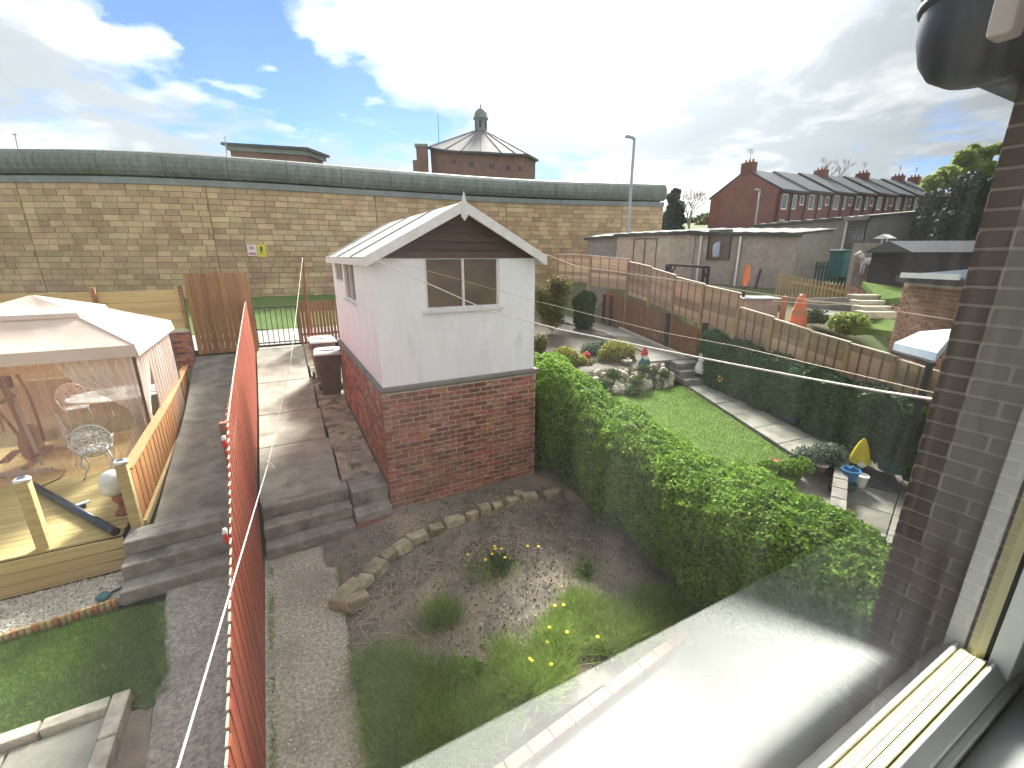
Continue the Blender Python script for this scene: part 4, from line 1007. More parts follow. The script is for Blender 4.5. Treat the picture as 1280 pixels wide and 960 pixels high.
# lower dark picket fence with posts
pf=thing('picket_fence','dark brown vertical picket fence under the lap panels in right garden','fence',(12.5,12,.6))
upk=unit('picket',redwood_d,.08)
y=9.75
while y<17.8:
    zb=prz(y)+.06-.47; hp=lerp([(9.7,.95),(12,1.2),(17.8,1.5)],y); inst('picket',upk,pf,(fenx(y)-.14,y,zb+.235+hp/2+.0),math.atan(1/.303),(.070,.02,hp+.47+.03*math.sin(y*9))); y+=.118
for z in(.2,.85):
    for a_,c_ in((9.75,11.8),(11.8,14.6),(14.6,17.8)): MB().bar((fenx(a_)-.11,a_,prz(a_)+z),(fenx(c_)-.11,c_,prz(c_)+z),.04,.07).obj('rail',redwood_d,pf)
for Y in (9.75,11.95,17.0,17.85): MB().box((fenx(Y)-.2,Y,prz(Y)+.62),(.13,.13,1.4)).obj('post',darkpost,pf,bevel=.006)
# lap fence with panels stepping down
lf=thing('lap_panel_fence','long brown overlap panel fence with pale capping stepping down behind the ivy hedge','fence',(12,10,0))
ul=unit('slat',lapwood,.04); ulb=unit('batten',lapedge,.05); upp=unit('post',yelpost,.04)
# (start, end, top z start, top z end, height)
def fpt(Y,bend=True):
    if Y<=15.5: return Vector((fenx(Y),Y,0))
    u=(Y-15.5); return Vector((fenx(15.5)-.50*u,15.5+u,0))
panels=[(18.9,17.3,4.05,4.0,1.25),(17.3,15.6,3.98,3.84,1.35),(15.6,13.75,3.72,3.55,1.42),(13.75,11.95,3.50,3.28,1.36),(11.95,10.2,3.22,3.06,1.3),(10.2,8.5,3.02,2.90,1.2),(8.45,7.15,2.50,2.38,1.0),(7.15,6.0,2.34,2.22,.95),(6.0,4.95,2.20,2.12,.9),(4.95,3.95,2.10,2.03,.85),(3.95,3.1,1.98,1.90,.85),(3.1,2.2,1.88,1.8,.85)]
for (ya,yb,za,zb,hh) in panels:
    a_=fpt(ya);b1=fpt(yb); d=(b1-a_); L=d.length; rot=math.atan2(d.y,d.x); sl=math.atan2(zb-za,L); nrm=Vector((d.y,-d.x,0)).normalized()
    if nrm.x>0: nrm=-nrm
    ns=max(6,int(hh/.145)); ctr=(a_+b1)/2
    for i in range(ns):
        z=(za+zb)/2-hh*(i+.5)/ns
        o=inst('slat',ul,lf,ctr+Vector((0,0,z))+nrm*(.005),0,(L-.06,.014,hh/ns*1.08)); o.rotation_euler=(Matrix.Rotation(rot,3,'Z')@Matrix.Rotation(-sl,3,'Y')@Matrix.Rotation(.26,3,'X')).to_euler()
    for i in range(5):
        u=i/4; p=a_.lerp(b1,.03+.94*u); zt=za+(zb-za)*u
        inst('batten',ulb,lf,p+nrm*.03+Vector((0,0,zt-hh/2)),rot,(.030,.022,hh))
    MB().bar(a_+Vector((0,0,za+.02))+nrm*.01,b1+Vector((0,0,zb+.02))+nrm*.01,.07,.03).obj('capping',paletop,lf,bevel=.004)
    g0=prz(ya) if ya>9.6 else .0
    inst('post',upp,lf,a_+nrm*.05+Vector((0,0,(g0+za-.03)/2)),rot,(.09,.09,za-g0-.03))
# ivy hedge
iv=thing('ivy_hedge','dark green ivy-clad hedge below the lap fence in the right garden','hedge',(11.3,6,0))
vs=[];F=[]
for i in range(25):
    Y=2.0+7.5*i/24; x=fenx(Y)-.28; zt=lerp([(2,1.25),(5,1.32),(8,1.5),(9.5,1.6)],Y)
    for dx,z in((-.22,0),(-.24,.6*zt),(-.12,zt-.05),(.14,zt-.05),(.18,0)): vs.append((x+dx,Y,z))
for i in range(24):
    for j in range(4): F.append((i*5+j,i*5+j+1,(i+1)*5+j+1,(i+1)*5+j))
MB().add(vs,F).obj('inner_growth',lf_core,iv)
n=34000; P=np.zeros((n,3));Nn=np.zeros((n,3))
for i in range(n):
    Y=random.uniform(2.0,9.55); zt=lerp([(2,1.28),(5,1.35),(8,1.52),(9.5,1.62)],Y)+.05*math.sin(Y*5)+.03*math.sin(Y*13); u=random.random()
    if u<.75: z=random.uniform(.04,zt); P[i]=(fenx(Y)-.56+.10*(z/zt)**3+.05*math.sin(Y*7+z*6)+random.gauss(0,.03),Y,z); Nn[i]=(-1,-.2,.15)
    else: P[i]=(fenx(Y)-.45+random.uniform(0,.4),Y,zt+random.gauss(0,.03)); Nn[i]=(0,0,1)
foliage('foliage',P,Nn,.06,lf_dark,iv,tilt=.6)
# shrubs
def shrub(label,c,blobs,n,size,m,name='shrub',core=True,sq=.9,shell=.42,stem=True):
    c=Vector(c); t=thing(name,label,'shrub',c)
    C_=[(c.x+a,c.y+b_,c.z+z) for a,b_,z,r in blobs]; Rr=[r for *_,r in blobs]
    P,D=blobpts(n,C_,Rr,sq,shell); k=P[:,2]>c.z+.01; foliage('foliage',P[k],D[k],size,m,t)
    if core:
        b=MB()
        for p,r in zip(C_,Rr): b.lathe(Vector(p)-Vector((0,0,r*.55*sq)),[(r*.3,0),(r*.6,r*.3*sq),(r*.62,r*.6*sq),(r*.45,r*.95*sq),(r*.1,r*1.1*sq)],8)
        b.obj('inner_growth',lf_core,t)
    if stem: MB().tube([c,c+Vector((0,0,blobs[0][2]))],.03,6).obj('stem',bark,t)
    return t
q=atz(729,413,.66); shrub('tall clipped rounded evergreen bush beside the upper garden path',q,[(0,0,.5,.52),(0,0,.95,.5),(.1,0,1.4,.48),(-.1,.1,1.25,.45)],9000,.07,lf_mid)
q=atz(690,415,.8); shrub('tall straggly olive and gold shrub behind the white shed',q,[(0,0,.6,.55),(-.3,0,1.1,.6),(.3,.2,1.3,.6),(.5,.1,1.9,.5),(-.5,.1,1.6,.5),(.1,0,2.0,.4)],6500,.07,lf_olive,core=False,shell=.2)
q=atz(777,452,.55); shrub('low golden-topped domed conifer beside the right steps',q+Vector((0,.3,0)),[(0,0,.25,.55),(.35,0,.25,.45),(-.3,0,.22,.4)],7000,.05,lf_yel,'golden_bush')
q=atz(800,462,.3); shrub('dark green low juniper spreading behind the gnome',q+Vector((-.2,.5,0)),[(0,0,.1,.42),(-.5,.1,.08,.38),(-.95,.2,.08,.35)],7000,.045,lf_dark)
q=atz(705,465,.3); shrub('yellow-green variegated round shrub at the left of the rockery',q,[(0,0,.35,.55),(.4,-.1,.25,.4),(-.3,.1,.3,.4)],8000,.06,lf_yel)
q=atz(683,470,.3); shrub('loose olive shrub rising between the hedge end and the shed corner',q+Vector((-.3,.1,0)),[(0,0,.7,.35),(.1,0,1.1,.3)],2500,.05,lf_olive,core=False,shell=.2)
q=atz(755,440,.6); shrub('grey-green low shrub between the bush and the rockery',q,[(0,0,.1,.45),(-.6,0,.1,.4)],4500,.045,lf_grey)
q=atz(1030,577,.0); shrub('grey-green lavender mound at the near end of the right lawn',q,[(0,0,.08,.35),(-.35,.15,.08,.3),(.3,.0,.08,.28)],6000,.035,lf_grey,'lavender')
q=atz(985,590,.0); shrub('low bright green plants along the near edge of the right lawn',q,[(0,0,.05,.25),(.35,-.05,.05,.22),(-.3,.2,.05,.22)],4500,.035,lf_hedge,'low_plants')
q=atz(912,452,.5); shrub('small flowering plant poking from the ivy by the white statue',q+Vector((.05,0,0)),[(0,0,.1,.22)],900,.05,lf_spring,core=False)
q=atz(730,465,.3); shrub('bronze-leaved low shrub behind the rockery beside the red lantern',q,[(0,0,.15,.35),(.3,.1,.12,.3)],3000,.05,lf_olive)
# rockery
rk=thing('rockery','heap of pale rounded rocks edging the top of the right lawn','rockery',atz(770,470,.1))
for i in range(150):
    x=6.3+4.7*random.random()**.8; u=random.random(); y=9.95-.07*(abs(x-8.6))-.55*(1-u)+(.25 if x>8 else .05); z=.02+.58*u
    s_=random.uniform(.10,.30)*(1.15-u*.4); MB().rock((x,y,z),(s_,s_*random.uniform(.7,1),s_*random.uniform(.6,.9)),random.uniform(0,3),7).obj('rock',rock_w if random.random()<.65 else rock_y,rk,bevel=.01)
sh=[]
P,D=blobpts(9000,[(5.2+i*.42+random.uniform(-.1,.1),9.55+random.uniform(-.2,.25),.12+.25*(i%3)) for i in range(14)],[.24]*14,.7,.2); o=foliage('alpine_plants',P,D,.04,lf_mid); tag(o,'low green rockery plants growing among the pale rocks','plants',None,'stuff')
# gnome
def gnome(P_,label,hgt=.55,hat=red_m,coat=green_m):
    P_=Vector(P_); t=thing('garden_gnome',label,'ornament',P_); h=hgt
    MB().lathe(P_,[(.17*h,0),(.20*h,.05*h),(.22*h,.25*h),(.17*h,.45*h),(.08*h,.52*h)],14).obj('body',coat,t,smooth=True)
    for s_ in(-1,1): MB().tube([P_+Vector((s_*.17*h,0,.44*h)),P_+Vector((s_*.24*h,-.05*h,.30*h)),P_+Vector((s_*.14*h,-.17*h,.25*h))],[.06*h,.055*h,.04*h],8).obj('arm',coat,t,smooth=True)
    for s_ in(-1,1): MB().rock(P_+Vector((s_*.10*h,-.12*h,.04*h)),(.14*h,.24*h,.09*h)).obj('boot',black_m,t)
    MB().lathe(P_+Vector((0,0,.50*h)),[(.06*h,0),(.125*h,.06*h),(.13*h,.13*h),(.08*h,.2*h)],12).obj('head',skin_m,t,smooth=True)
    MB().lathe(P_+Vector((0,-.13*h,.57*h)),[(.01*h,0),(.03*h,.02*h),(.01*h,.045*h)],8).obj('nose',skin_m,t,smooth=True)
    b=MB(); b.lathe(P_+Vector((0,-.075*h,.30*h)),[(.01*h,0),(.08*h,.12*h),(.12*h,.24*h),(.10*h,.28*h)],10); b.obj('beard',whitep,t,smooth=True)
    MB().lathe(P_+Vector((0,0,.66*h)),[(.15*h,0),(.14*h,.03*h),(.09*h,.17*h),(.03*h,.31*h),(.004*h,.36*h)],14).obj('hat',hat,t,smooth=True)
gnome(atz(804,462,.45),'garden gnome with red hat, white beard and green coat on the rockery',.78)
q=atz(733,452,.5); lt=thing('garden_lantern','small dark red lantern standing left of the rockery','lantern',q)
MB().box(q+Vector((0,0,.14)),(.18,.18,.24)).obj('lantern_case',red_m,lt,bevel=.01); MB().lathe(q+Vector((0,0,.26)),[(.15,0),(.05,.08),(.02,.1)],8).obj('lantern_roof',red_m,lt); MB().box(q+Vector((0,0,.01)),(.2,.2,.03)).obj('lantern_base',black_m,lt)
q=atz(783,462,.4); bb=thing('bird_bath','small pale stone bird bath among the rocks','ornament',q)
MB().lathe(q,[(.10,0),(.05,.05),(.045,.22),(.16,.28),(.17,.32),(.13,.31)],14).obj('basin_and_stem',rock_w,bb,smooth=True); MB().rock(q+Vector((.05,0,.36)),(.08,.05,.07)).obj('bird',whitep,bb)
# white rabbit statue
q=atz(874,466,.38); rs=thing('rabbit_statue','white stone rabbit statue with upright ears at the top of the right steps','statue',q)
MB().lathe(q,[(.12,0),(.15,.08),(.14,.2),(.09,.32),(.06,.36)],12).obj('body',whitep,rs,smooth=True)
MB().lathe(q+Vector((0,-.03,.33)),[(.03,0),(.085,.05),(.085,.11),(.03,.16)],12,1,1.2).obj('head',whitep,rs,smooth=True)
for s_ in(-1,1): MB().tube([q+Vector((s_*.03,0,.46)),q+Vector((s_*.045,.02,.56)),q+Vector((s_*.05,.03,.64))],[.02,.026,.006],8).obj('ear',whitep,rs,smooth=True)
for s_ in(-1,1): MB().tube([q+Vector((s_*.07,-.08,.22)),q+Vector((s_*.06,-.14,.12)),q+Vector((s_*.06,-.14,.0))],[.035,.03,.04],8).obj('foreleg',whitep,rs,smooth=True)
# pots and ornaments by the right path
def pot(P_,label,r,h,m,cat='pot',plant=None,ps=.05,pn=500,lip=True,name='plant_pot'):
    P_=Vector(P_); t=thing(name,label,cat,P_)
    pr_=[(r*.72,0),(r*.95,h*.85),(r,h*.86),(r*1.02,h),(r*.9,h),(r*.86,h*.86)] if lip else [(r*.7,0),(r,h*.5),(r,h),(r*.9,h*.95)]
    MB().lathe(P_,pr_,18).obj('pot_body',m,t,smooth=False)
    if plant:
        P,D=blobpts(pn,[(P_.x,P_.y,P_.z+h*1.15)],[r*1.0],.8,.1); foliage('plant',P,D,ps,plant,t)
    return t
pot(atz(1042,549,.05),'teal glazed round planter against the ivy hedge',.20,.24,teal_m,plant=lf_mid)
pot(atz(1113,588,.0),'large dark green round tub by the ivy hedge near the patio',.26,.26,green_m,plant=lf_dark,pn=800)
pot(atz(1023,540,.05),'dark pot left of the teal planter by the path',.17,.2,black_p,plant=lf_dark)
pot(atz(967,583,.0),'small orange terracotta pot standing on the near lawn edge',.10,.14,terra)
pot(atz(1047,617,-.3),'dark purple-brown bowl planter on the low wall of the right patio',.19,.2,purple_g)
pot(atz(1074,607,-.2),'small white and brown ceramic pot beside the blue tub',.12,.22,whitep)
pot(atz(1062,614,-.3),'small dark pot tucked in front of the blue tub on right patio',.10,.16,green_m)
pot(atz(1138,600,-.1),'bluish glass ball planter close to the brown brick wall',.17,.26,teal_m,lip=False)
pot(atz(1025,588,.0),'small dark planter with pale rim at the end of the near lawn edge',.12,.12,purple_g)
q=atz(1061,600,-.1); bt=thing('blue_tub','bright blue plastic tub on the right patio','tub',q)
MB().lathe(q,[(.10,0),(.145,.20),(.16,.2),(.16,.22),(.13,.22),(.11,.1)],16).obj('tub_body',blue_m,bt); MB().box(q+Vector((0,0,.25)),(.16,.03,.06)).obj('tub_handle',blue_m,bt,bevel=.01)
q=atz(1074,577,.05); yc=thing('yellow_cover','bright yellow tall cone-shaped cover standing by the patio pots','ornament',q)
b=MB(); vs=[];
for r,z in((.17,0),(.165,.06),(.12,.25),(.07,.40),(.03,.47),(.008,.50)): vs+=[q+Vector((math.cos(2*PI*k/12)*r*(1+.10*(k%2)),math.sin(2*PI*k/12)*r*(1+.10*(k%2)),z)) for k in range(12)]
b.add(vs,[(i*12+k,i*12+(k+1)%12,(i+1)*12+(k+1)%12,(i+1)*12+k) for i in range(5) for k in range(12)]+[tuple(60+k for k in range(12))]); b.obj('cover_body',yellow_m,yc)
MB().lathe(q,[(.19,0),(.185,.03),(.17,.04)],16).obj('cover_hem',yellow_m,yc)
q=atz(1078,584,.0); wr=thing('white_ornament','pair of small round white ornaments under the yellow cover','ornament',q)
for s_ in(-.06,.08): MB().lathe(q+Vector((s_,0,0)),[(.03,0),(.065,.04),(.065,.08),(.02,.12)],12).obj('ball',whitep,wr,smooth=True)
q=atz(1095,600,-.28); mt=thing('door_mat','dark grey flat mat lying on the right patio','mat',q)
MB().box(q+Vector((0,0,.02)),(.85,.62,.04),.45).obj('mat_pad',slate,mt,bevel=.01)
q=atz(930,492,.06)
for i,(x,y) in enumerate(((915,484),(935,500),(955,512),(985,527))):
    q=atz(x,y,.04); tr=thing('trough','long dark plastic trough planter at the foot of the ivy, number %s from the steps'%(['first','second','third','fourth'][i]),'trough',q); a=math.atan2(1,.303)
    MB().box(q+Vector((0,0,.10)),(.62,.2,.2),a).obj('trough_body',black_p,tr,bevel=.01); P,D=blobpts(400,[tuple(q+Vector((0,dy,.26))) for dy in(-.2,0,.2)],[.12]*3,.8,.1); foliage('plant',P,D,.05,lf_dark,tr)
q=atz(928,472,.35); yf=thing('flower','orange-yellow flower ornament pinned in the ivy hedge','ornament',q); q=Vector((fenx(q.y)-.62,q.y,.45))
for k in range(6): MB().rock(q+Vector((-.02,math.cos(k)*.06,math.sin(k)*.06)),(.03,.07,.07)).obj('petal',petal if k%2 else orange_m,yf)
# low wall and right patio
lwz=thing('low_wall','low stone-topped retaining wall at the near end of the right lawn','wall',(8.5,3.9,0))
A_=Vector((7.2,2.9,0)); B_=Vector((9.9,4.15,0))
for i in range(7):
    a_=A_.lerp(B_,i/7+.004); c_=A_.lerp(B_,(i+1)/7-.004)
    MB().bar(a_+Vector((0,0,-.0)),c_+Vector((0,0,-.0)),.22,.08).obj('coping_stone',step_m,lwz,bevel=.012); MB().bar(a_+Vector((0,0,-.2)),c_+Vector((0,0,-.2)),.16,.34).obj('wall_stone',rock_y,lwz)
rp=struct(bpy.data.objects.new('right_patio',None)); COL.objects.link(rp)
for i in range(6):
    for j in range(5):
        c=Vector((7.6+.78*i,1.0+.78*j-.0,0)); R_=Matrix.Rotation(.3,3,'Z'); c=Vector((9.3,3.2,0))+R_@(c-Vector((9.3,3.2,0)))
        MB().box((c.x,c.y,-.33),(.765,.765,.08),.3).obj('paving_slab',pathtan,rp,bevel=.008)

# ================================================================ BEYOND THE FENCE
def hz(p): return hillz(p.x,p.y)
# pebbledashed outbuildings
def shedrow(name,label,A_,B_,base,topA,topB,depth,m,roofm=asb,over=.15):
    t=thing(name,label,'outbuilding',(A_.x,A_.y,base)); d=(B_-A_); d.z=0; L=d.length; d.normalize(); n=Vector((-d.y,d.x,0))
    if n.dot(A_)<0: n=-n
    P_=[A_,B_,B_+n*depth,A_+n*depth]; zt=[topA,topB,topB+.25,topA+.25]
    MB().add([(p.x,p.y,base) for p in P_]+[(p.x,p.y,z) for p,z in zip(P_,zt)],[(3,2,1,0),(4,5,6,7)]+[(i,(i+1)%4,4+(i+1)%4,4+i) for i in range(4)]).obj('walls',m,t)
    Q=[A_-d*over-n*over,B_+d*over-n*over,B_+d*over+n*(depth+over),A_-d*over+n*(depth+over)]
    b=MB(); K=max(6,int((L+.3)/.35)); vs=[]
    for i in range(K+1):
        u=i/K; w_=.03*(i%2); p=Q[0].lerp(Q[1],u); q2=Q[3].lerp(Q[2],u); za=topA+(topB-topA)*u
        vs+=[(p.x,p.y,za+.02+w_),(p.x,p.y,za+.05+w_),(q2.x,q2.y,za+.30+w_),(q2.x,q2.y,za+.27+w_)]
    b.add(vs,[(i*4+j,i*4+(j+1)%4,(i+1)*4+(j+1)%4,(i+1)*4+j) for i in range(K) for j in range(4)]+[(0,1,2,3),(K*4+3,K*4+2,K*4+1,K*4)]); b.obj('roof',roofm,t)
    MB().bar(Q[0]+Vector((0,0,topA-.04)),Q[1]+Vector((0,0,topB-.04)),.03,.14).obj('fascia',trim_k,t)
    return t,d,n,L
gA=atd(772,293,24.5); gA.z=0; gB=atd(870,289,22.5); gB.z=0; gC=atd(1000,292,20.5); gC.z=0
base=1.2
t1,d1,n1_,L1=shedrow('outbuilding','long low pebbledashed outbuilding with two pale boarded windows behind the fence',gA,gB,base,atd(772,294,24.5).z,atd(870,290,22.5).z,3.2,pebble)
for x0 in(793,812):
    p=atd(x0,297,24.0); u=(Vector((p.x,p.y,0))-gA).dot(d1); z1=H+(p.z-H)
    window(t1,gA+d1*u+Vector((0,0,z1-1.55))-n1_*.02,d1,-n1_,.66,1.5,0,trim_k,boardwin,.05,False)
t2,d2,n2_,L2=shedrow('outbuilding','pebbledashed outbuilding with a dark window and white pipe behind the fence',gB+Vector((.05,0,0)),gC,base+.6,atd(870,290,22.5).z-.03,atd(1000,293,20.5).z,3.0,pebble)
u0=(Vector((*atd(887,296,22.2).xy,0))-gB).dot(d2); zz=atd(887,325,22.2).z
window(t2,gB+d2*u0+Vector((0,0,zz))-n2_*.03,d2,-n2_,1.05,1.25,0,trim_k,shedglass,.05,False)
MB().rock(gB+d2*(u0+.55)-n2_*.06+Vector((0,0,zz+.45)),(.7,.06,.6)).obj('white_sheet',whitecan,t2)
for x,m__ in((871,winwhite),(933,pebble_g),(937,winwhite)):
    p=atd(x,300,22); u=(Vector((p.x,p.y,0))-gB).dot(d2); q=gB+d2*u-n2_*.06; MB().tube([q+Vector((0,0,base+1.0)),q+Vector((0,0,p.z+.3))],.045,8).obj('downpipe',m__,t2)
p=atd(952,330,20.6); q=Vector((p.x,p.y,0))-n2_*.12; MB().tube([q+Vector((-.3,0,1.9)),q+Vector((.1,0,p.z-.2))],.05,8).obj('leaning_bar',darkpost,t2)
dA=atd(735,297,25.5); dB=atd(778,295,24.8); dA.z=dB.z=0
shedrow('outbuilding','small grey shed at the left end of the outbuilding row',dA,dB,1.2,atd(735,298,25.5).z,atd(778,295,24.8).z,2.2,pebble_g)
# second row
eA=atd(1012,275,27); eB=atd(1062,271,24.5); eC=atd(1092,268,22.5); 
sA=atd(948,281,29);sB=atd(1058,273,25.5); 
for p in(sA,sB): p.z=0
t3,d3,n3_,L3=shedrow('outbuilding','pale grey rendered garage with weathered flat roof behind the pebbledashed one',sA,sB,2.2,atd(948,282,29).z,atd(1058,273,25.5).z,4,pebble_g)
wA=atd(1062,272,25.2);wB=atd(1090,270,23.6); wA.z=wB.z=0
t4,d4,n4_,L4=shedrow('outbuilding','grey outbuilding with a tall gridded garage door and white pipe',wA,wB,2.2,atd(1062,273,25.2).z,atd(1090,271,23.6).z,3,pebble_g)
for i in range(5):
    for j in range(6):
        MB().box(wA+d4*(.25+i*(L4-.5)/4.6+.1)-n4_*.03+Vector((0,0,3.1+j*.42)),((L4-.5)/5.2,.04,.36),math.atan2(d4.y,d4.x)).obj('door_panel',slate,t4)
q=wA-n4_*.08+d4*.05; MB().tube([q+Vector((0,0,2.8)),q+Vector((0,0,atd(1062,275,25.2).z))],.05,8).obj('downpipe',winwhite,t4)
xA=atd(1093,273,27);xB=atd(1165,268,27); xA.z=xB.z=0
t5,d5,n5_,L5=shedrow('outbuilding','long brown pebbledashed garage beside the dark conifer',xA,xB,2.6,atd(1093,273,27).z,atd(1165,268,27).z,3,pebble)
window(t5,xA+d5*.5+Vector((0,0,atd(1100,300,27).z))-n5_*.03,d5,-n5_,1.0,.9,0,trim_k,green_m,.06,False)
# black swing frame behind fence
q=atd(862,350,19.5); sw=thing('pergola_frame','dark timber arch frame standing behind the lap fence','frame',(q.x,q.y,q.z-1))
a0=atd(838,331,19.5);a1=atd(886,334,19.0); bk=Vector((.35,.5,0))
for a_ in(a0,a1):
    for o in(Vector((0,0,0)),bk): MB().bar(a_+o,Vector((a_.x,a_.y,1.9))+o,.09).obj('upright',darkpost,sw)
MB().bar(a0,a1,.09).obj('beam',darkpost,sw);MB().bar(a0+bk,a1+bk,.09).obj('beam',darkpost,sw)
for u in(0,.33,.66,1): MB().bar(a0.lerp(a1,u),a0.lerp(a1,u)+bk,.07).obj('cross_bar',darkpost,sw)
for s_,u in((1,0),(-1,1)): MB().bar(a0.lerp(a1,u)+Vector((0,0,-.45)),a0.lerp(a1,u+s_*.15)+Vector((0,0,-.05)),.06).obj('brace',darkpost,sw)
# small pebble bunker with slab roof
q=atd(947,390,15.6); bk_=thing('coal_bunker','small pebbledashed bunker with a grey slab roof just behind the fence','bunker',(q.x,q.y,q.z-.4))
c=Vector((q.x,q.y,0)); zt=atd(947,374,15.6).z
MB().box(c+Vector((0,.1,zt-.75)),(.95,.9,1.5),-.6).obj('bunker_body',pebble,bk_); MB().box(c+Vector((0,.1,zt+.03)),(1.15,1.05,.07),-.6).obj('bunker_roof',asb,bk_,bevel=.01)
MB().box(c+Vector((.32,-.42,zt-.25)),(.08,.05,.22),-.6).obj('bunker_vent',darkpost,bk_)
# orange cone and orange post
q=atd(997,403,13.6); oc=thing('orange_cone','tall faded orange cone-shaped cover behind the fence','cone',(q.x,q.y,q.z)); q.z-=.25
MB().lathe(q,[(.26,0),(.22,.15),(.16,.55),(.10,.85),(.06,.95),(.03,.97)],12).obj('cone_body',orange_m,oc); MB().lathe(q+Vector((0,0,.45)),[(.19,0),(.17,.14)],12).obj('cone_band',terra,oc)
q=atd(931,358,15.5); op=thing('orange_parasol','rolled orange parasol leaning against the pebbledashed building','parasol',(q.x,q.y,1.9))
MB().tube([q,q+Vector((.02,0,.25)),q+Vector((.04,.02,.62))],[.05,.10,.07],8).obj('rolled_cloth',orange_m,op); MB().tube([q-Vector((.02,0,.8)),q+Vector((0,0,.02))],.05,8).obj('parasol_pole',darkpost,op)
q=atd(978,392,15); ob=thing('orange_post','slim orange-brown post beside the tall orange cone','post',(q.x,q.y,q.z)); MB().box((q.x,q.y,q.z),(.12,.12,1.0)).obj('post_shaft',terra,ob,bevel=.01)
# picket fences beyond
def pickets(name,label,pts,h,m,stepw=.13,dist=None,gap=.6):
    t=thing(name,label,'fence',pts[0]); me=unit('picket',m,.08)
    for a_,c_ in zip(pts,pts[1:]):
        d=c_-a_; L=Vector((d.x,d.y,0)).length; rot=math.atan2(d.y,d.x); k=int(L/stepw)
        for i in range(k): p=a_.lerp(c_,(i+.5)/k); inst('picket',me,t,p+Vector((0,0,-h/2)),rot,(stepw*gap,.02,h))
        for z in(.2,.8): MB().bar(a_-Vector((0,0,h*z)),c_-Vector((0,0,h*z)),.03,.07).obj('rail',m,t)
    return t
pickets('picket_fence','yellowed pine picket fence sloping down beside the pebbledashed building',[atd(972,341,19),atd(1005,347,18.2),atd(1066,358,17.0)],1.05,yelpost)
pickets('picket_fence','red-brown picket fence between the yellow pickets and the brick outbuilding',[atd(1066,357,17.0),atd(1126,387,14.4)],.85,redwood_d)
pickets('picket_fence','dark green picket fence in front of the grey garages',[atd(1020,327,21.5),atd(1085,327,20)],1.1,green_m,.15)
pickets('picket_fence','grey-brown picket fence below the dark conifer',[atd(1102,311,19),atd(1152,316,17.5),atd(1205,322,16.5)],1.15,lapedge,.15)
pickets('picket_fence','low dark picket fence beside the sunken green lawn',[atd(1098,339,17.5),atd(1150,342,16.5)],.45,darkpost,.15)
# far terraces: lawns, walls
def slabz(name,pts,m,kind='structure',th=.15):
    b=MB(); n=len(pts); b.add([Vector(p)-Vector((0,0,th)) for p in pts]+[Vector(p) for p in pts],[tuple(range(n))[::-1],tuple(range(n,2*n))]+[(i,(i+1)%n,n+(i+1)%n,n+i) for i in range(n)])
    o=b.obj(name,m); o['kind']=kind; return o
slabz('far_lawn',[atd(1078,352,17.0),atd(1135,352,16.4),atd(1128,372,14.6),atd(1100,374,15.2)],lawn)
slabz('far_lawn',[atd(1070,395,14.5),atd(1125,400,13.8),atd(1125,415,13.0),atd(1065,408,13.2)],lawn)
slabz('far_path',[atd(1000,375,16.6),atd(1060,380,15.8),atd(1075,396,14.4),atd(1010,392,14.6)],concrete)
fw_=thing('garden_wall','low grey rendered wall in the far garden behind the orange cone','wall',atd(1010,385,15.5))
MB().bar(atd(1004,388,15.6),atd(1066,388,15.3),.12,.7).obj('wall_body',pebble_g,fw_); MB().bar(atd(1004,376,15.6),atd(1066,379,15.3),.16,.05).obj('wall_cap',rock_w,fw_)
fs=thing('garden_steps','small flight of grey steps beside the red-brown pickets','steps',atd(1060,385,15.5))
for i in range(4): 
    p=atd(1085+i*4,372+i*7,15.4-i*.35); MB().box(p,(.9,.4,.16),-.5).obj('step',rock_w,fs,bevel=.01)
q=atd(1065,403,13.5); shrub('bright yellow-green leafy shrub in the garden beyond the fence',q-Vector((0,0,.3)),[(0,0,.25,.35),(.35,0,.2,.3),(-.3,.1,.3,.28)],2500,.06,lf_spring)
q=atd(1018,395,14.5); shrub('low dark shrub beside the tall orange cone',q-Vector((0,0,.2)),[(0,0,.15,.3),(.4,0,.1,.25)],1500,.05,lf_mid)
# green shed box, white horse ornament, white bird table
q=atd(1068,318,20.5); gb=thing('compost_bin','blue-green plastic garden storage bin behind the dark pickets','bin',(q.x,q.y,q.z-.6)); MB().box(q-Vector((0,0,.35)),(1.2,.8,.9),-.5).obj('bin_body',teal_m,gb,bevel=.03); MB().box(q+Vector((0,0,.12)),(1.28,.88,.08),-.5).obj('bin_lid',teal_m,gb,bevel=.02)
q=atd(1084,343,18.5); hs_=thing('horse_statue','small white horse figure standing by the pale garden wall','statue',q)
d=Vector((math.cos(-.5),math.sin(-.5),0)); b=MB(); b.tube([q+d*-.25+Vector((0,0,.42)),q+d*0+Vector((0,0,.40)),q+d*.28+Vector((0,0,.42))],[.10,.12,.10],10); b.obj('body',whitep,hs_,smooth=True)
MB().tube([q+d*-.22+Vector((0,0,.46)),q+d*-.36+Vector((0,0,.66))],[.08,.05],8).obj('neck',whitep,hs_,smooth=True); MB().tube([q+d*-.34+Vector((0,0,.68)),q+d*-.52+Vector((0,0,.6))],[.06,.035],8).obj('head',whitep,hs_,smooth=True)
for u in(-.22,-.14,.2,.28): MB().tube([q+d*u+Vector((0,0,.38)),q+d*u*1.1+Vector((0,0,.18)),q+d*u*1.05],[.04,.025,.025],6).obj('leg',whitep,hs_,smooth=True)
pwl=atd(1090,330,19.0); gw=thing('garden_wall','pale mossy rendered wall behind the white horse figure','wall',pwl); MB().box(pwl-Vector((0,0,.1)),(1.3,.2,1.5),-.5).obj('wall_body',pebble,gw)
